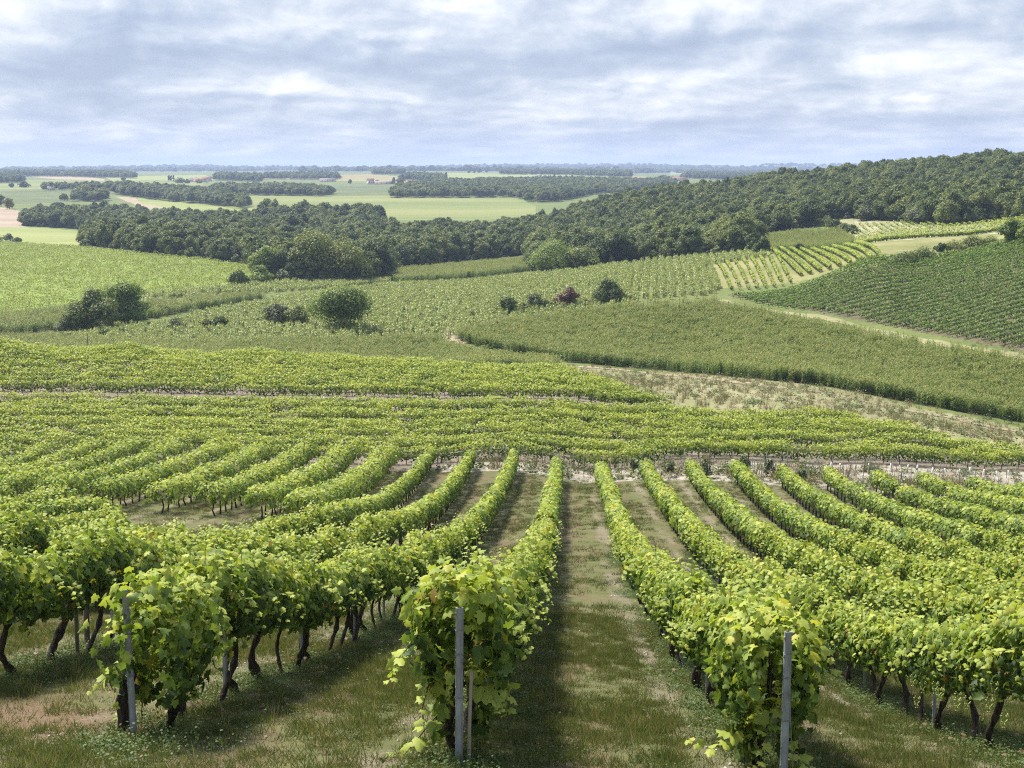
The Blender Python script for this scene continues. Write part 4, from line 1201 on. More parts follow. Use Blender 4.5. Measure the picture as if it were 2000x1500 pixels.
o = scatter('crop_plants', P, CROP, spin(len(P)), sc3(len(P), .8, 1.5)); tag(o, 'bright yellow green crop covering the broad valley field', 'crop'); print('crop', len(P))


# ------------------------------------------------------------------ distant and middle vineyard plots (one mass of vines each)
def vine_rows_mass(name, rows, label, per_m, size, h0, h1, hw, leaf, gap=0.06, tpl=LEAF5, trunks=True, plant=1.3, lump=0.25, sag=0.1):
    """rows: list of polylines (x, y) - leafy hedges of vines with stems, gaps where vines are missing"""
    C, Nn, S, A = [], [], [], []
    mt = MB()
    for pl in rows:
        pl = np.asarray(pl, float)
        seg = np.linalg.norm(np.diff(pl, axis=0), axis=1); L = seg.sum()
        if L < 1: continue
        cum = np.r_[0, np.cumsum(seg)]
        nv = max(1, int(L / plant))
        s = (np.arange(nv) + .5) * plant
        alive = rng.random(nv) > gap
        # missing vines come in runs
        for q in range(int(nv * gap * .25)):
            k = rng.integers(0, nv); alive[k:k + rng.integers(1, 4)] = False
        s = s[alive]
        if not len(s): continue
        x = np.interp(s, cum, pl[:, 0]); y = np.interp(s, cum, pl[:, 1])
        tx, ty = np.interp(s + .5, cum, pl[:, 0]) - np.interp(s - .5, cum, pl[:, 0]), np.interp(s + .5, cum, pl[:, 1]) - np.interp(s - .5, cum, pl[:, 1])
        tl = np.hypot(tx, ty) + 1e-9; tx /= tl; ty /= tl
        vig = np.clip(rng.normal(1, lump, len(s)), .45, 1.5)
        n = int(per_m * plant)
        k = np.repeat(np.arange(len(s)), n); m = len(k)
        a = rng.normal(0, plant * .42, m)
        ph = rng.uniform(-.25 * pi, 1.25 * pi, m); rr = rng.uniform(.55, 1.1, m)
        cs, sn = np.sign(np.cos(ph)) * np.abs(np.cos(ph)) ** .6, np.sign(np.sin(ph)) * np.abs(np.sin(ph)) ** .6
        w = hw * rr * cs * vig[k]; hh = (h1 - h0) / 2 * (0.75 + .25 * vig[k])
        zz = (h0 + h1) / 2 + hh * rr * sn + rng.normal(0, .045, m) + (vig[k] - 1) * .3 - .22 * (a / plant) ** 2 - sag * (np.abs(a) / plant) ** 2 * 0
        X = x[k] + a * tx[k] - w * ty[k]; Y = y[k] + a * ty[k] + w * tx[k]
        C.append(np.stack([X, Y, zz], 1))
        Nn.append(np.stack([-np.cos(ph) * ty[k], np.cos(ph) * tx[k], np.sin(ph) + .12], 1) + rng.normal(0, .36, (m, 3)))
        S.append(size * rng.uniform(.65, 1.3, m))
        A.append(np.clip(rng.normal(.5, .18, m) + rng.normal(0, .10, len(s))[k] + .42 * sn - .02, 0.0, .94))  # older low leaves darker; lit tops and side shade also put into tone
        if trunks:
            for xx, yy in zip(x, y):
                pass
                TR.append((xx, yy))
    C = np.concatenate(C); C[:, 2] += hz(C[:, 0], C[:, 1])
    Nn = np.concatenate(Nn)
    mb = MB()
    tip = rng.normal(0, .6, (len(C), 3)) + np.array([0, 0, -.8]) + Nn * .3
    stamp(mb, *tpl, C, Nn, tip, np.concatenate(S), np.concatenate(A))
    if trunks and TR:
        T = np.array(TR); z = hz(T[:, 0], T[:, 1]); n = len(T)
        lean = rng.normal(0, .12, (n, 2))
        ang = np.array([0, 2.1, 4.2])
        V = np.zeros((n, 6, 3))
        for q in range(3):
            V[:, q] = np.stack([T[:, 0] + .045 * cos(ang[q]), T[:, 1] + .045 * sin(ang[q]), z - .05], 1)
            V[:, 3 + q] = np.stack([T[:, 0] + lean[:, 0] + .03 * cos(ang[q]), T[:, 1] + lean[:, 1] + .03 * sin(ang[q]), z + h0 + .25], 1)
        Fq = np.array([(0, 1, 4, 3), (1, 2, 5, 4), (2, 0, 3, 5)])
        mb.add(V.reshape(-1, 3), (Fq[None] + (np.arange(n) * 6)[:, None, None]).reshape(-1, 4), .5, 1)
        TR.clear()
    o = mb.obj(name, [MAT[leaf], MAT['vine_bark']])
    o['kind'] = 'stuff'
    tag(o, label, 'vineyard')
    return o


TR = []


def plot_right(Y):
    """outer column of the vines in the middle plots at distance Y"""
    if Y < 131: return np.interp(Y, [104, 113, 121, 131], [2400, 2060, 1815, 1660])
    return np.interp(Y, [131, 135, 140, 168], [1640, 1335, 1285, 1092])


rows = []
for Y in np.arange(106.0, 131, 2.6):
    xr = (plot_right(Y) - 1000) / F / .985 * Y; xr = min(xr, .40 * Y)
    if Y < 107.5: xr = .11 * Y
    xs = np.linspace(-.40 * Y, xr, 24); rows.append(np.stack([xs, Y + .6 * np.sin(xs / 30 + Y), ], 1))
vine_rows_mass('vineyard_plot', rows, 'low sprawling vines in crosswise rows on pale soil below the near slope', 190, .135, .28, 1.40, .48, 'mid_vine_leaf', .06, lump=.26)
rows = []
for Y in np.arange(135.5, 168.5, 2.75):
    xr = (plot_right(Y) - 1000) / F / .985 * Y
    xs = np.linspace(-.40 * Y, xr, 24); rows.append(np.stack([xs, Y + .8 * np.sin(xs / 40 + Y * .02)], 1))
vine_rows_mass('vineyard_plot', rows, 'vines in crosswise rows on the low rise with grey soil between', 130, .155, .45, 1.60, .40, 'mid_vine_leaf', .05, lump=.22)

# dark vineyard on the opposite slope
rows = []
for Y in np.arange(236, 350, 3.1):
    x0 = np.interp(Y, [250, 295, 350], [91.5, 74.8, 52.5])
    rows.append([(x0 + rng.uniform(-.4, .4), Y), (x0 + 30, Y + 5.5), (x0 + 85, Y + 14)])
vine_rows_mass('vineyard_plot', rows, 'dark green vineyard in tight rows on the opposite slope', 46, .26, .25, 1.45, .42, 'dark_vine_leaf', .025, lump=.18, plant=1.2)
# curved rows over the crest
rows = []
for i in range(9):
    a = np.array([75.0 + 1.9 * i, 372 - 2.7 * i]); b = np.array([81.0 + 2.9 * i, 452 - 1.9 * i])
    rows.append([a, (a + b) / 2 + np.array([.3, 0]), b])
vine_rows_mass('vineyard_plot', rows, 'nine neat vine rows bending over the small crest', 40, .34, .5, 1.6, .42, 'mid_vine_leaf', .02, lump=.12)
rows = []
for i in range(8):
    t = i / 7
    a = np.array([55 + 15.5 * t, 359 + 2.5 * t]); b = np.array([61.5 + 18.5 * t, 428 + 9 * t]); rows.append([a, b])
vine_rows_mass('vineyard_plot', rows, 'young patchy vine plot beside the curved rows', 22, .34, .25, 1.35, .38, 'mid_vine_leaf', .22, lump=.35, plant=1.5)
rows = []
for i in range(46):
    X0 = 112 + i * 2.0
    rows.append([(X0, 470 - i * 1.0), (X0 * 1.12 + 3, 590 - i * 2.0)])
rows = [[tuple(a + (np.array(b) - a) * s) for s in (0, .33, .66, 1)] for a, b in [(np.array(r[0]), r[1]) for r in rows]]
keep = []
for r in rows:
    q = np.array(r); z = hz(q[:, 0], q[:, 1]); px, py = project(q[:, 0], q[:, 1], z)
    keep.append(r)
vine_rows_mass('vineyard_plot', keep, 'thin grey green young rows on the chalky plot under the hill', 9, .36, .3, 1.2, .3, 'mid_vine_leaf', .25, lump=.4, trunks=False, plant=1.6)
rows = []
for i in range(3):
    rows.append([(106 + i, 436 + 2.5 * i), (128, 428 + 2.5 * i), (165, 412 + 2.5 * i)])
vine_rows_mass('vineyard_plot', rows, 'bright yellow green vine strip along the foot of the chalky plot', 34, .38, .3, 1.5, .6, 'mid_vine_leaf', .05)
# ------------------------------------------------------------------ the near vineyard
RANG = -math.atan(ROWK)


def rowx(k, Y):
    return ROW0 + ROWS * k + ROWK * Y


def foliage_cloud(mb, n, size, tpl, shear, la=.72, z0=.52, z1=1.62, hw=.36, mat=0, ragged=.07, bright=.0):
    """a hedge-like body of leaves along local y, thickest at its skin, hanging at the bottom and ragged on top"""
    ph0 = rng.uniform(0, 6.28, 6)
    a = np.clip(rng.normal(0, la * .52, n), -la * 1.25, la * 1.25)
    ph = rng.uniform(-.30 * pi, 1.30 * pi, n)
    r = np.where(rng.random(n) < .72, rng.uniform(.82, 1.08, n), rng.uniform(.35, .85, n))
    lump = 1 + .20 * np.sin(3.1 * a + 2 * ph + ph0[0]) + .13 * np.sin(7.3 * a - 3 * ph + ph0[1])
    zc, hh = (z0 + z1) / 2, (z1 - z0) / 2
    c_, s_ = np.cos(ph), np.sin(ph)
    w = hw * r * lump * np.sign(c_) * np.abs(c_) ** .7
    z = zc + hh * r * (0.9 + .1 * lump) * np.sign(s_) * np.abs(s_) ** .75 + rng.normal(0, ragged, n)
    z = np.where(z < z0 - .15, z0 - .15 + rng.uniform(0, .1, n), z)
    c = np.stack([w, a, z + shear * a], 1)
    nrm = np.stack([c_ * .9, rng.normal(0, .45, n), s_ * .85 + .16], 1) + rng.normal(0, .50, (n, 3))
    tip = np.stack([c_ * .35, rng.normal(0, .6, n), -np.ones(n) * .7], 1) + rng.normal(0, .5, (n, 3))
    tone = np.clip(rng.normal(.38, .20, n) + .36 * np.clip((z - zc) / hh, -.6, 1.1) + bright, .05, .97)  # young tops paler; the height term also paints lit tops and shaded faces
    od = rng.random(n)
    tone = np.where(od < .012, 0.0, tone); tone = np.where((od > .985) & (z < zc), 1.0, tone)
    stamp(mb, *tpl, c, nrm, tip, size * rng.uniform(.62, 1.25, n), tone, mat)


def shoot(mb, pts, n, size, tpl, mat=0, cane=1, tone=.8):
    pts = np.asarray(pts, float); t = np.linspace(0, 1, len(pts)); s = np.linspace(.08, 1, n)
    c = np.stack([np.interp(s, t, pts[:, i]) for i in range(3)], 1)
    side = np.where(np.arange(n) % 2, 1, -1)[:, None]
    d = unit(np.gradient(c, axis=0)); sv = unit(np.cross(d, [0, 0, 1.0]))
    tip = sv * side + d * .5 + np.array([0, 0, -.35]) + rng.normal(0, .2, (n, 3))
    nrm = np.array([0, -.25, .9]) + rng.normal(0, .35, (n, 3))
    stamp(mb, *tpl, c + sv * side * .02, nrm, tip, size * np.linspace(1.1, .5, n) * rng.uniform(.8, 1.15, n), np.clip(tone + rng.normal(0, .08, n), 0, .96), mat)
    mb.tube(pts, np.linspace(.006, .002, len(pts)), 4, 0, .5, cane, cap=False)


def vine_foliage(n, size, tpl, shear, shoots, **kw):
    mb = MB()
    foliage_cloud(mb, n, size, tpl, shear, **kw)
    z1 = kw.get('z1', 1.62); hw = kw.get('hw', .36)
    for i in range(shoots):
        y = rng.uniform(-.6, .6); x = rng.uniform(-.7, .7) * hw
        if rng.random() < .65:
            L = rng.uniform(.15, .38); dx, dy = rng.normal(0, .12, 2)
            P = [(x, y, z1 - .12 + shear * y), (x + dx * .5, y + dy * .5, z1 + L * .55 + shear * y), (x + dx * 1.6, y + dy * 1.6, z1 + L + shear * y)]
        else:
            sgn = rng.choice([-1, 1]); L = rng.uniform(.15, .35)
            P = [(sgn * hw * .8, y, 1.25 + shear * y), (sgn * (hw + L * .7), y, 1.2 + shear * y), (sgn * (hw + L), y + .08, .9 + shear * y)]
        shoot(mb, P, 8, size * 1.0, tpl)
    return mb


def vine_trunk(seed_lean, top=.72, r0=.055):
    mb = MB()
    n = 14
    t = np.linspace(0, 1, n)
    ly = seed_lean * (t ** 1.5) + .085 * np.sin(t * 5.2 + rng.uniform(0, 6)); lx = .075 * np.sin(t * 4.6 + rng.uniform(0, 6)) + rng.uniform(-.1, .1) * t
    P = np.stack([lx - lx[0], ly - ly[0], -.12 + (top + .12) * t], 1)
    R = r0 * (1.25 - .55 * t) * rng.uniform(.74, 1.3, n); R[0] *= 1.3; R[-1] *= 1.5; R[-2] *= 1.15
    mb.tube(P, R, 9, .26)
    h = P[-1]
    for s in (-1, 1):
        L = rng.uniform(.3, .55)
        mb.tube([h - np.array([0, 0, .05]), h + np.array([rng.uniform(-.04, .04), s * L * .45, .10]), h + np.array([rng.uniform(-.05, .05), s * L, .14 + rng.uniform(-.05, .05)])],
                [r0 * .7, r0 * .5, r0 * .3], 7, .2)
    for i in range(3):
        y = rng.uniform(-.3, .3); mb.tube([h + np.array([0, y, .1]), h + np.array([rng.uniform(-.1, .1), y + rng.uniform(-.1, .1), .6])], [.009, .005], 4)
    return mb.mesh('trunk', MAT['vine_bark'], True)


VM = [MAT['vine_leaf'], MAT['cane']]
FOL_NEAR = [vine_foliage(880, .108, LEAF, -.27, 7, hw=rng.uniform(.28, .36), z0=rng.uniform(.66, .78), z1=rng.uniform(1.5, 1.66), bright=rng.uniform(-.06, .06)).mesh('foliage', VM) for _ in range(8)]
FOL_MID = [vine_foliage(560, .122, LEAF5, -.20, 4, hw=rng.uniform(.28, .37), z0=rng.uniform(.48, .62), z1=rng.uniform(1.45, 1.65), bright=rng.uniform(-.06, .06)).mesh('foliage', VM) for _ in range(8)]
TRUNKS = [vine_trunk(l, rng.uniform(.70, .82), rng.uniform(.036, .054)) for l in (.34, .2, .46, -.15, .28, .08, .4, .55)]
YOUNG = [vine_trunk(l, .7, .022) for l in (.05, .2)]


def grapes():
    mb = MB()
    ico = [(0, 0, 1), (.89, 0, .45), (.28, .85, .45), (-.72, .53, .45), (-.72, -.53, .45), (.28, -.85, .45), (.72, .53, -.45), (-.28, .85, -.45), (-.89, 0, -.45), (-.28, -.85, -.45), (.72, -.53, -.45), (0, 0, -1)]
    fc = [(0, 1, 2), (0, 2, 3), (0, 3, 4), (0, 4, 5), (0, 5, 1), (1, 6, 2), (2, 7, 3), (3, 8, 4), (4, 9, 5), (5, 10, 1), (2, 6, 7), (3, 7, 8), (4, 8, 9), (5, 9, 10), (1, 10, 6), (11, 7, 6), (11, 8, 7), (11, 9, 8), (11, 10, 9), (11, 6, 10)]
    for i in range(46):
        t = rng.random(); r = .05 * (1 - t * .75); a = rng.uniform(0, 6.28)
        mb.add(np.array(ico) * .0095 + np.array([r * cos(a), r * sin(a), -.17 * t]), fc)
    return mb.mesh('grape_cluster', MAT['grape'], True)


GRAPE = grapes()


def row_span(k):
    """stretches of row k that carry vines, as distances ahead of the camera"""
    near = {0: 12.6, 1: 12.9, -1: 13.3, 2: 11.6}.get(k, 10.5)
    end = float(np.interp(k, [-9, -3, -2, -1, 0, 3, 10, 16], [104.5, 104, 102, 100.5, 99, 98, 94, 91]))
    cut = {-4: (48, 69.5), -5: (52, 74.5), -6: (60, 77), -7: (69.5, 77.5), -8: (70.5, 77.5), -9: (71, 78), -10: (72, 79), -11: (73, 79), -12: (74, 80), -13: (75, 80), -14: (76, 81), -15: (77, 82)}.get(k)
    return [(near, end)] if not cut else [(near, cut[0]), (cut[1], end)]


ORD = ['first', 'second', 'third', 'fourth', 'fifth', 'sixth', 'seventh', 'eighth', 'ninth', 'tenth', 'eleventh', 'twelfth', 'thirteenth', 'fourteenth', 'fifteenth',
       'sixteenth', 'seventeenth', 'eighteenth', 'nineteenth']
TENS = ['', '', 'twent', 'thirt', 'fort', 'fift']


def ordinal(n):
    if n <= 19: return ORD[n - 1]
    t, u = divmod(n, 10)
    return TENS[t] + 'ieth' if u == 0 else TENS[t] + 'y-' + ORD[u - 1]


def row_words(k):
    return {0: 'row behind the leaf-wrapped post', 1: 'row behind the tall bare post', -1: 'row behind the slanting post',
            -2: 'first row back from the slanting post', -3: 'second row back from the slanting post', -4: 'third row back from the slanting post'}.get(
        k, f'{ORD[k - 2]} row across from the tall bare post' if k >= 2 else f'{ORD[-k - 2]} row back from the slanting post')


VINES = []
for k in range(-15, 17):
    cnt = 0
    for (a, b) in row_span(k):
        Y = a + .12
        while Y < b:
            X = rowx(k, Y)
            if abs(X) < .40 * Y + 1.0:
                vis = abs(X / Y) < .366 + .75 / Y
                gap = rng.random() < .03 and Y > 18
                if vis and not gap: cnt += 1
                if not gap: VINES.append([k, Y + rng.normal(0, .06), cnt, vis])
            Y += 1.22
VINES.sort(key=lambda v: v[1])
single, mass = [], []
for v in VINES:
    hidden = (v[0] <= -5 and v[1] < 50) or (v[0] == -4 and v[1] < 44)
    (single if v[3] and not hidden and len(single) < 296 else mass).append(v)
print('single vines', len(single), 'to', single[-1][1], 'mass', len(mass))


def plant_vine(k, Y, n, fol, trunk, mirror, s):
    X = rowx(k, Y); z = hz1(X, Y)
    if n == 1 and k in (0, 1, -1):
        lab = {0: 'grapevine hanging to the ground around the leaf-wrapped grey post', 1: 'grapevine trailing low shoots beside the tall bare end post',
               -1: 'grapevine with a drooping pale shoot beside the slanting end post'}[k]
    else:
        lab = f'leafy grapevine, {ordinal(n)} from the near end, {row_words(k)}'
    t = empty('grapevine', (X, Y, z), lab, 'grapevine', 'grapevines of the near slope', RANG)
    f = bpy.data.objects.new('foliage', fol); f.scale = (-s if mirror else s, 1, s); link(f, t)
    o = bpy.data.objects.new('trunk', trunk); link(o, t)
    return t


def end_foliage(kind):
    mb = MB()
    sh = -.27
    if kind == 0:      # wrapped post
        foliage_cloud(mb, 1050, .106, LEAF, sh, la=.62, z0=.62, z1=1.66, hw=.40, bright=.06)
        foliage_cloud(mb, 290, .112, LEAF, sh, la=.40, z0=.18, z1=.85, hw=.22, bright=.14)
        for P in ([(-.25, -.3, .9), (-.34, -.35, .55), (-.30, -.36, .12)], [(-.2, -.3, .5), (-.5, -.45, .16), (-.95, -.5, .10)], [(.25, -.2, 1.0), (.42, -.25, .75), (.4, -.3, .5)],
                  [(-.35, -.2, 1.2), (-.55, -.3, 1.0), (-.62, -.35, .8)], [(.1, -.35, .8), (.25, -.4, .72), (.36, -.42, .6)]):
            shoot(mb, P, 10, .15, LEAF, tone=.82)
    elif kind == 1:
        foliage_cloud(mb, 1150, .106, LEAF, sh, la=.66, z0=.55, z1=1.70, hw=.42, bright=.06)
        foliage_cloud(mb, 360, .112, LEAF, sh, la=.42, z0=.15, z1=.9, hw=.28, bright=.14)
        for P in ([(.1, -.35, .5), (.35, -.5, .3), (.62, -.55, .26)], [(-.3, -.2, .6), (-.6, -.3, .4), (-.85, -.3, .5)], [(.3, -.2, 1.5), (.5, -.3, 1.45), (.6, -.3, 1.2)],
                  [(-.2, -.1, 1.6), (-.3, -.15, 1.85), (-.25, -.2, 2.0)], [(.0, -.3, .9), (-.1, -.5, .6), (-.2, -.52, .2)]):
            shoot(mb, P, 9, .15, LEAF, tone=.82)
    else:
        foliage_cloud(mb, 1050, .106, LEAF, sh, la=.88, z0=.45, z1=1.66, hw=.38, bright=.04)
        foliage_cloud(mb, 150, .115, LEAF, sh, la=.30, z0=.30, z1=.9, hw=.22, bright=.14)
        for P in ([(-.25, -.2, .95), (-.5, -.35, .75), (-.66, -.4, .62)], [(-.2, -.1, .6), (-.34, -.25, .42), (-.42, -.3, .30)], [(.0, -.3, 1.6), (-.05, -.35, 1.85), (.1, -.4, 1.9)],
                  [(-.3, -.15, 1.3), (-.42, -.3, 1.35), (-.5, -.35, 1.15)]):
            shoot(mb, P, 9, .15, LEAF, tone=.86)
    return mb.mesh('foliage', VM)


for (k, Y, n, vis) in single:
    off = {1: -.20, -1: .16, 0: .02}.get(k, 0) if n == 1 else 0
    if Y < 31: fol = FOL_NEAR[int(rng.integers(0, 8))]
    else: fol = FOL_MID[int(rng.integers(0, 8))]
    if n == 1 and k in (0, 1, -1): fol = end_foliage(k)
    tr = YOUNG[int(rng.integers(0, 2))] if rng.random() < .10 else TRUNKS[int(rng.integers(0, 8))]
    t = plant_vine(k, Y, n, fol, tr, rng.random() < .5 and not off, rng.uniform(.88, 1.1))
    t.location.x += off
    if k == 2 and 2 <= n <= 5:
        for q in range(3):
            g = bpy.data.objects.new('grape_cluster', GRAPE); g.location = (-.36 - .05 * q, rng.uniform(-.4, .4), rng.uniform(.62, .85)); link(g, t)

# the vines farther down the same rows
mb = MB()
C, Nn, S, A, TT = [], [], [], [], []
for (k, Y, n, vis) in mass:
    X = rowx(k, Y)
    m = 280 if Y < 75 else 230
    vg = np.clip(rng.normal(1, .17), .6, 1.35)
    lush = k <= -4 and Y > 68
    if lush: m = 240
    a = rng.normal(0, .5, m); ph = rng.uniform(-.28 * pi, 1.28 * pi, m); r = rng.uniform(.6, 1.08, m)
    w = (.85 if lush else .38) * vg * r * np.sign(np.cos(ph)) * np.abs(np.cos(ph)) ** .7
    z = (1.18 if lush else 1.05) + (.66 if lush else .54) * r * np.sin(ph) * (.8 + .2 * vg) + (vg - 1) * .35 + rng.normal(0, .06, m)
    C.append(np.stack([X + w + ROWK * a, Y + a - ROWK * w, z], 1))
    Nn.append(np.stack([np.cos(ph), rng.normal(0, .35, m), np.sin(ph) * .8 + .42], 1) + rng.normal(0, .38, (m, 3)))
    A.append(np.clip(rng.normal(.42, .18, m) + .32 * np.sin(ph) + rng.normal(0, .07), .02, .97)); TT.append((X, Y))  # lit tops and shaded sides put into leaf tone, besides paler young leaves
C = np.concatenate(C); C[:, 2] += hz(C[:, 0], C[:, 1]); Nn = np.concatenate(Nn)
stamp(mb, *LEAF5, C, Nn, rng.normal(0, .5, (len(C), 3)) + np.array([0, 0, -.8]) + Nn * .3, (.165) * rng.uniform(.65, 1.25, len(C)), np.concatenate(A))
for (X, Y) in TT:
    z = hz1(X, Y); l = rng.normal(0, .12)
    mb.tube([(X, Y, z - .05), (X + l * .4, Y + l, z + .35), (X, Y + l * 1.2, z + .75)], [.055, .045, .04], 5, .15, .5, 1, cap=False)
o = mb.obj('vineyard_rows', [MAT['vine_leaf'], MAT['vine_bark']]); o['kind'] = 'stuff'
tag(o, 'far ends of the long vine rows running down the near slope', 'vineyard')

# ------------------------------------------------------------------ posts, stakes, sleeves
def channel_post(h, w=.062, d=.042, t=.006):
    """open channel section with notches along its flanges"""
    mb = MB()
    prof = [(-w / 2, -d / 2), (w / 2, -d / 2), (w / 2, d / 2), (w / 2 - t * 2, d / 2), (w / 2 - t * 2, -d / 2 + t), (-w / 2 + t * 2, -d / 2 + t), (-w / 2 + t * 2, d / 2), (-w / 2, d / 2)]
    zs = np.linspace(-.35, h, 9); n = len(prof)
    V = [(x, y, z) for z in zs for (x, y) in prof]
    Fc = [(i * n + j, i * n + (j + 1) % n, (i + 1) * n + (j + 1) % n, (i + 1) * n + j) for i in range(len(zs) - 1) for j in range(n)]
    mb.add(V, Fc)
    q = (len(zs) - 1) * n
    mb.add([V[q + i] for i in (0, 1, 4, 5)], [(0, 1, 2, 3)]); mb.add([V[q + i] for i in (1, 2, 3, 4)], [(0, 1, 2, 3)]); mb.add([V[q + i] for i in (7, 0, 5, 6)], [(0, 1, 2, 3)])
    for z in np.arange(.18, h - .05, .17):
        mb.box(-w / 2 - .004, -w / 2 + .008, -.006, .010, z, z + .03); mb.box(w / 2 - .008, w / 2 + .004, -.006, .010, z, z + .03)
    return mb.mesh('post', MAT['galvanised'])


PM = channel_post(1.44)
LPM = channel_post(1.5, .045, .035)
for k, Y, lab, lean, guy in [(0, 12.1, 'grey metal end post half wrapped in leaves at the centre row', (.0, .01), True), (1, 12.30, 'tall bare grey metal end post with wire ties', (-.02, .015), True),
                             (-1, 12.80, 'slanting grey metal end post with a dead stump beside it', (-.03, -.02), True), (2, 11.3, 'grey metal end post cut by the frame edge', (0, 0), False)]:
    X = rowx(k, Y) + .02
    if k == 1: X = pix(1531, 1480)[0] * Y
    o = bpy.data.objects.new('end_post', PM); link(o); o.location = (X, Y, hz1(X, Y)); o.rotation_euler = (lean[0], lean[1], .25)
    tag(o, lab, 'post', 'metal end posts of the vine rows')
    for z in (1.02, 1.24, .62):
        w = MB(); a = np.linspace(0, 2 * pi, 13)
        w.tube(np.stack([.040 * np.cos(a), .031 * np.sin(a), z + .006 * np.sin(3 * a)], 1), np.full(13, .0035), 4); w.obj('wire_tie', MAT['stake_grey'], o)
    if guy:
        w = MB(); w.tube([(.0, -.03, 1.22), (-.02, -.16, .6), (-.03, -.30, -.02)], [.0032] * 3, 4); w.obj('guy_wire', MAT['stake_grey'], o)
# dead stump and cane beside the posts
x, y = rowx(-1, 12.95) - .10, 12.9
mb = MB(); mb.tube([(0, 0, -.1), (.01, .0, .18), (-.02, .01, .36), (.03, .02, .52), (.09, .03, .62)], [.075, .062, .066, .055, .045], 10, .2)
mb.tube([(.02, .02, .42), (.1, .03, .5), (.15, .04, .47)], [.035, .03, .015], 7, .2)
o = mb.obj('dead_stump', MAT['vine_bark'], smooth=True); o.location = (x, y, hz1(x, y)); tag(o, 'gnarled dead vine stump leaning on the slanting end post', 'stump')
x, y = rowx(0, 12.2) + .10, 12.15
mb = MB(); mb.tube([(0, 0, -.1), (.01, 0, .4), (.03, .01, .85)], [.018, .017, .015], 7)
o = mb.obj('wooden_stake', MAT['pale_wood']); o.location = (x, y, hz1(x, y)); tag(o, 'pale wooden stake leaning beside the leaf-wrapped post', 'stake')
for px, py, h, lab in [(171, 1262, .75, 'thicker old wooden stake in the row back from the slanting post'), (152, 1283, .62, 'thin old wooden stake beside the thicker one')]:
    x, y, z = ground_at(px, py, 15, 40)
    mb = MB(); mb.tube([(0, 0, -.1), (0, 0, h * .5), (.01, 0, h + .3)], [.045 if h > .7 else .03] * 3, 8, .05)
    o = mb.obj('wooden_stake', MAT['old_wood']); o.location = (x, y, z); tag(o, lab, 'stake')

for k in range(-4, 12):
    n = 0
    for (a, b) in row_span(k):
        Y = a + (3.0 if k in (-1, 0, 1, 2) else 1.6)
        while Y < min(b, 62):
            X = rowx(k, Y)
            if abs(X / Y) < .365 and not (k == -4 and Y < 46):
                n += 1
                o = bpy.data.objects.new('line_post', LPM); link(o); o.location = (X + rng.normal(0, .03), Y, hz1(X, Y)); o.rotation_euler = (rng.normal(0, .02), rng.normal(0, .02), RANG)
                tag(o, f'thin grey line post, {ordinal(n)} along, {row_words(k)}', 'post', 'grey line posts of the near rows')
            Y += 4.88

SM = MB(); SM.tube([(0, 0, -.1), (0, 0, .6), (.01, 0, 1.25)], [.022, .022, .02], 6); SM = SM.mesh('stake', MAT['stake_grey'])
cnt = 0
for Y in (92.5, 94.6, 96.7, 98.8, 100.9, 103.0, 105.1):
    for px in np.arange(1225, 2000, 27):
        if Y < np.interp(px, [1200, 1600, 2000], [100.5, 97.5, 94]) - .5: continue
        if rng.random() < .25: continue
        x, y, z = at(px + rng.uniform(-10, 10), Y + rng.normal(0, .15))
        o = bpy.data.objects.new('vine_stake', SM); link(o); o.location = (x, y, z); o.rotation_euler = (rng.normal(0, .04), rng.normal(0, .04), 0); o.scale[2] = rng.uniform(.7, 1.25)
        tag(o, 'thin grey stake standing in the stony plot of young vines', 'stake', 'stakes of the stony young plot'); cnt += 1
for px in np.arange(860, 1230, 24):
    x, y, z = at(px + rng.uniform(-8, 8), 103 + rng.normal(0, .6))
    o = bpy.data.objects.new('vine_stake', SM); link(o); o.location = (x, y, z); o.scale[2] = rng.uniform(.8, 1.2)
    tag(o, 'thin grey stake on the headland past the far ends of the near rows', 'stake', 'stakes on the headland'); cnt += 1
print('stakes', cnt)
WM = MB(); WM.tube([(0, 0, -.05), (0, 0, .3), (.01, .0, .58)], [.075, .075, .075], 8); WM = WM.mesh('sleeve', MAT['white_sleeve'])


def sleeve(px, Y, lab, grp, s=1.0):
    x, y, z = at(px, Y)
    o = bpy.data.objects.new('vine_sleeve', WM); link(o); o.location = (x, y, z); o.scale = (s, s, s * rng.uniform(.85, 1.15)); o.rotation_euler = (rng.normal(0, .12), rng.normal(0, .12), 0)
    tag(o, lab, 'plant sleeve', grp)


for px in (40, 62, 88, 170, 272, 298, 318, 337, 353, 355, 455, 508, 512, 600, 627, 630, 690, 760, 765, 840, 905, 960, 1010, 1075):
    sleeve(px + rng.uniform(-6, 6), 133 + rng.normal(0, .8), 'white plant sleeve in the bare soil strip before the low rise', 'white sleeves in the soil strip')
for px, Y, lab in [(160, 141.5, 'white plant sleeve and its twin in the small bare gap'), (180, 141.5, 'taller white plant sleeve in the small bare gap'), (128, 143.5, 'white plant sleeve alone among the vines of the rise'),
                   (240, 153.5, 'white plant sleeve beside the reddish vine gap on the rise'), (485, 138, 'white plant sleeve at the first row of the rise'), (625, 140, 'white plant sleeve in the open bare patch of the rise')]:
    sleeve(px, Y, lab, None)
for px in np.r_[np.arange(1625, 1700, 24), np.arange(1745, 1998, 26)]:
    sleeve(px + rng.uniform(-5, 5), 105.7 + rng.normal(0, .4), 'white plant sleeve at the far edge of the stony plot', 'white sleeves of the stony plot', .85)
for px in (220, 240, 350, 360, 490, 625, 640, 660, 785, 800, 820, 870, 905, 1010, 1040, 1080, 1280, 1420, 1540):
    sleeve(px + rng.uniform(-8, 8), float(rng.choice([112.8, 118.4, 121.2])) + .9, 'small white plant sleeve between the low crosswise vine rows', 'white sleeves among the low vines', .8)


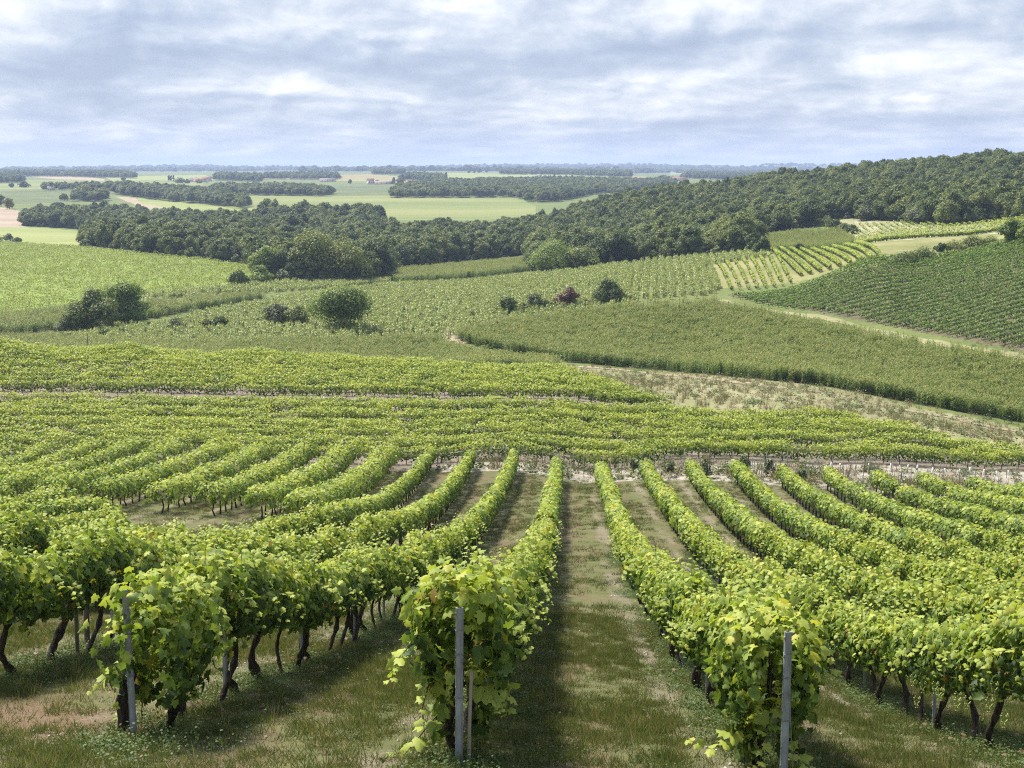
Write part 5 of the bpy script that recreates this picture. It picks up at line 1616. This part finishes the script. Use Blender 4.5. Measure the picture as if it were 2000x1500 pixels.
# ------------------------------------------------------------------ ground cover
def tuft(n, h, spread, mat, lean=.5, wide=.012, tone=(.1, .8)):
    mb = MB()
    a = rng.uniform(0, 2 * pi, n); r = spread * np.sqrt(rng.random(n))
    c = np.stack([r * np.cos(a), r * np.sin(a), np.zeros(n)], 1)
    T = ([(-.5, 0, 0), (.5, 0, 0), (.3, .6, .05), (-.3, .6, .05), (.05, 1, .25), (-.05, 1, .25)], [(0, 1, 2, 3), (3, 2, 4, 5)])
    TV = np.array(T[0]) * np.array([wide / h, 1, 1])
    tip = np.stack([lean * rng.normal(0, 1, n), lean * rng.normal(0, 1, n), np.ones(n)], 1)
    stamp(mb, TV, T[1], c, np.stack([np.cos(a + 1), np.sin(a + 1), .3 + 0 * a], 1), tip, h * rng.uniform(.45, 1.2, n), rng.uniform(*tone, n))
    return proto(mb, 'grass_tuft', MAT[mat])


def herb(n, h, spread, size, mat):
    mb = MB()
    c = np.stack([rng.normal(0, spread, n), rng.normal(0, spread, n), np.abs(rng.normal(0, h, n))], 1)
    stamp(mb, *LEAF5, c, rng.normal(0, .45, (n, 3)) + np.array([0, 0, 1.]), rng.normal(size=(n, 3)), size * rng.uniform(.6, 1.4, n), np.clip(rng.normal(.5, .22, n), 0, 1))
    return proto(mb, 'herb_clump', MAT[mat])


GR = [tuft(26, .07, .11, 'grass_blade', .8, .008), tuft(22, .10, .10, 'grass_blade', .7, .008), tuft(30, .055, .14, 'grass_blade', 1.0, .007), tuft(18, .15, .08, 'grass_blade', .5, .008, (.2, 1.0))]
HB = [herb(110, .045, .13, .022, 'weed_leaf'), herb(140, .07, .17, .02, 'weed_leaf'), herb(70, .03, .12, .03, 'weed_leaf')]


def vnoise(x, y, s, seed):
    """cheap smooth noise, 0..1"""
    q = np.random.default_rng(seed); o = np.zeros_like(x)
    for i in range(5):
        a = q.uniform(0, 6.28); f = s * q.uniform(.6, 2.2)
        o += np.sin((x * cos(a) + y * sin(a)) * f + q.uniform(0, 6.28))
    return np.clip(.5 + o / 5, 0, 1)


def lane_points(n, y0, y1):
    Y = np.sqrt(rng.uniform(y0 ** 2, y1 ** 2, n)); X = rng.uniform(-.385, .385, n) * Y
    c = ((X - ROWK * Y - ROW0) / ROWS) % 1.0
    return X, Y, c


X, Y, c = lane_points(70000, 10.0, 34)
g = vnoise(X, Y, 1.1, 3) * .6 + vnoise(X, Y, 4.0, 4) * .4
mid = np.exp(-((c - .36) / .15) ** 2); wh = np.exp(-((c - .79) / .06) ** 2)
keep = rng.random(len(X)) < np.clip(1.5 * g - .05 - .3 * mid - .7 * wh, .12, 1) * np.clip(np.hypot(X + 5.0, Y - 13.6) / 1.9, .15, 1)
X, Y = X[keep], Y[keep]
idx = np.where(rng.random(len(X)) < .06, 3, rng.integers(0, 3, len(X)))
o = scatter('grass', np.column_stack([X, Y, hz(X, Y)]), GR, spin(len(X)), sc3(len(X), .6, 1.25, .3), idx); tag(o, 'short patchy grass in the lanes between the near rows', 'grass')
X, Y, c = lane_points(46000, 34, 102)
keep = rng.random(len(X)) < np.clip(1.4 * vnoise(X, Y, .8, 5) - .1 - .6 * np.exp(-((c - .79) / .06) ** 2), .05, 1)
X, Y = X[keep], Y[keep]
o = scatter('grass', np.column_stack([X, Y, hz(X, Y)]), GR, spin(len(X)), sc3(len(X), 1.1, 2.0, .3), rng.integers(0, 3, len(X))); tag(o, 'short patchy grass in the lanes farther down the slope', 'grass')
X, Y, c = lane_points(46000, 10.5, 60)
dr = np.minimum(c, 1 - c)
keep = rng.random(len(X)) < np.clip(1.3 * np.exp(-(dr / .12) ** 2) * (vnoise(X, Y, 1.6, 8) * 1.6 - .2) + .012, 0, 1)
X, Y = X[keep], Y[keep]
o = scatter('weeds', np.column_stack([X, Y, hz(X, Y)]), HB, spin(len(X)), sc3(len(X), .6, 1.15, .3)); tag(o, 'low green weeds growing under the vine rows', 'weeds')
# pale stones, dry leaves and prunings
ST = []
for i in range(3):
    mb = MB(); a = np.linspace(0, 2 * pi, 7)[:-1]
    V = [(cos(t) * rng.uniform(.7, 1.2), sin(t) * rng.uniform(.6, 1), rng.uniform(-.2, .2)) for t in a] + [(.1, 0, .55), (0, 0, -.5)]
    mb.add(np.array(V) * .5, [(i_, (i_ + 1) % 6, 6) for i_ in range(6)] + [((i_ + 1) % 6, i_, 7) for i_ in range(6)])
    ST.append(proto(mb, 'pebble', MAT['pebble']))
X, Y, c = lane_points(16000, 11.0, 60)
keep = rng.random(len(X)) < np.clip(.9 * np.exp(-((c - .82) / .09) ** 2) + .5 * np.exp(-((c - .08) / .1) ** 2) + .02, 0, 1) * vnoise(X, Y, 1.2, 12) ** 2
X, Y = X[keep], Y[keep]; n = len(X)
o = scatter('pebbles', np.column_stack([X, Y, hz(X, Y) + .005]), ST, spin(n, .3), sc3(n, .015, .075, .4)); tag(o, 'pale limestone pebbles along the bare wheel strips', 'pebbles')
mb = MB(); m = 5
stamp(mb, *LEAF5, np.stack([rng.uniform(-.3, .3, m), rng.uniform(-.3, .3, m), rng.uniform(.01, .04, m)], 1), rng.normal(0, .4, (m, 3)) + np.array([0, 0, 1.]), rng.normal(size=(m, 3)), .055 * rng.uniform(.6, 1.2, m), rng.random(m))
DL = [proto(mb, 'dry_leaf', MAT['dry_leaf'])]
X, Y, c = lane_points(2600, 11.0, 45)
dr = np.minimum(c, 1 - c); keep = rng.random(len(X)) < np.clip(np.exp(-(dr / .16) ** 2), .1, 1) * vnoise(X, Y, .9, 21)
X, Y = X[keep], Y[keep]
o = scatter('fallen_leaves', np.column_stack([X, Y, hz(X, Y)]), DL, spin(len(X)), sc3(len(X), .7, 1.3)); tag(o, 'reddish brown fallen leaves and prunings under the vines', 'fallen leaves')
# rough weeds on the stony plot, the track and between the low vines
DW = [tuft(26, .5, .28, 'dry_weed', .6, .03), herb(50, .25, .25, .12, 'dry_weed'), tuft(22, .7, .2, 'dry_weed', .35, .03), herb(60, .3, .3, .13, 'weed_leaf')]
pts = []
for (a, b, n, f) in [(92, 107, 1500, lambda px, Y: (px > 850) & (Y > np.interp(px, [850, 1000, 1600, 2000], [102, 100.5, 97.5, 93.5]))),
                     (130, 262, 7000, lambda px, Y: (px > np.interp(Y, [108, 113, 121, 131, 138, 142, 168, 262], [2400, 2020, 1830, 1680, 1340, 1290, 1100, 1080])) & (px < 2050)),
                     (131.5, 135, 260, lambda px, Y: px < 1300)]:
    Y = np.sqrt(rng.uniform(a * a, b * b, n)); px = rng.uniform(-80, 2080, n); X = (px - 1000) / F / .985 * Y
    k_ = f(px, Y); pts.append(np.column_stack([X[k_], Y[k_], hz(X[k_], Y[k_])]))
P = np.concatenate(pts)
px, py = project(P[:, 0], P[:, 1], P[:, 2])
P = P[~inpoly(px, py, CORN_BIG)]; n = len(P)
o = scatter('rough_weeds', P, DW, spin(n), sc3(n, .5, 1.4, .3), rng.choice(4, n, p=[.4, .25, .15, .2])); tag(o, 'dry tufted weeds on the stony plot and along the earth track', 'weeds')
# taller green weeds where the near rows meet the stony plot
for px, Y, s, lab in [(1380, 99.3, 1.3, 'bushy grey green weed clump past the third row end'), (1310, 100.3, 1.1, 'bushy weed clump past the second row end'), (1505, 101.5, 1.2, 'tall weed clump among the stakes near the low vines'),
                      (1455, 103, 1.3, 'feathery weed clump before the low vine rows'), (1240, 103, 1.0, 'small weed clump on the headland'), (1570, 99.2, 1.0, 'dark weed clump among the stakes')]:
    x, y, z = at(px, Y)
    mb = MB(); crown(mb, .55 * s, 0, 1.1 * s, 7, 420, .13, 'dome', .6)
    o = mb.obj('weed_clump', MAT['grey_shrub_leaf']); o.location = (x, y, z); tag(o, lab, 'weed')

# earth paths laid on the ground
def path_strip(name, pts, width, mk, lift=.05):
    P = np.array([ground_at(*p) for p in pts])
    t = np.linspace(0, 1, len(P)); s = np.linspace(0, 1, 160)
    x, y = np.interp(s, t, P[:, 0]), np.interp(s, t, P[:, 1])
    dx, dy = np.gradient(x), np.gradient(y); L = np.hypot(dx, dy); nx, ny = -dy / L, dx / L
    w = width * (.5 + .12 * np.sin(s * 37) + .06 * np.sin(s * 91))
    V = []
    for q in (-1, -.33, .33, 1):
        X, Y = x + nx * w * q, y + ny * w * q
        V.append(np.stack([X, Y, hz(X, Y) + lift], 1))
    V = np.stack(V, 1).reshape(-1, 3)
    i, j = np.meshgrid(np.arange(159), np.arange(3), indexing='ij')
    mb = MB(); mb.add(V, np.stack([i * 4 + j, i * 4 + j + 1, (i + 1) * 4 + j + 1, (i + 1) * 4 + j], -1).reshape(-1, 4))
    o = mb.obj(name, MAT[mk], smooth=True); o['kind'] = 'structure'
    return o


path_strip('dirt_path', [(1405, 586, 250, 420), (1500, 606, 230, 400), (1700, 645, 220, 360), (1850, 674, 210, 330), (2060, 713, 200, 300)], 2.4, 'track', .08)
path_strip('dirt_path', [(866, 641, 290, 340), (880, 656, 270, 330), (912, 671, 270, 325)], 2.6, 'tan', .08)
path_strip('dirt_path', [(1130, 716, 225, 262), (1300, 728, 200, 255), (1500, 755, 170, 230), (1680, 783, 150, 220), (1850, 815, 140, 205), (2060, 850, 120, 200)], 3.0, 'tan', .06)

# ------------------------------------------------------------------ air
mb = MB(); mb.box(-8000, 8000, -60, 14800, -130, 85)
hz_o = mb.obj('haze', []) if False else None
me = mb.mesh('haze', [])
m = bpy.data.materials.new('haze'); m.use_nodes = True
T = NT(m.node_tree); out = T.n('ShaderNodeOutputMaterial'); pv = T.n('ShaderNodeVolumePrincipled')
pv.inputs['Color'].default_value = (0.56, 0.69, 1.0, 1)
pv.inputs['Density'].default_value = 0.0001
pv.inputs['Anisotropy'].default_value = 0.2
T.t.links.new(pv.outputs[0], out.inputs['Volume'])
me.materials.append(m)
ho = bpy.data.objects.new('haze', me); link(ho); ho['kind'] = 'stuff'; tag(ho, 'thin blue summer haze lying over the far fields and hills', 'haze')
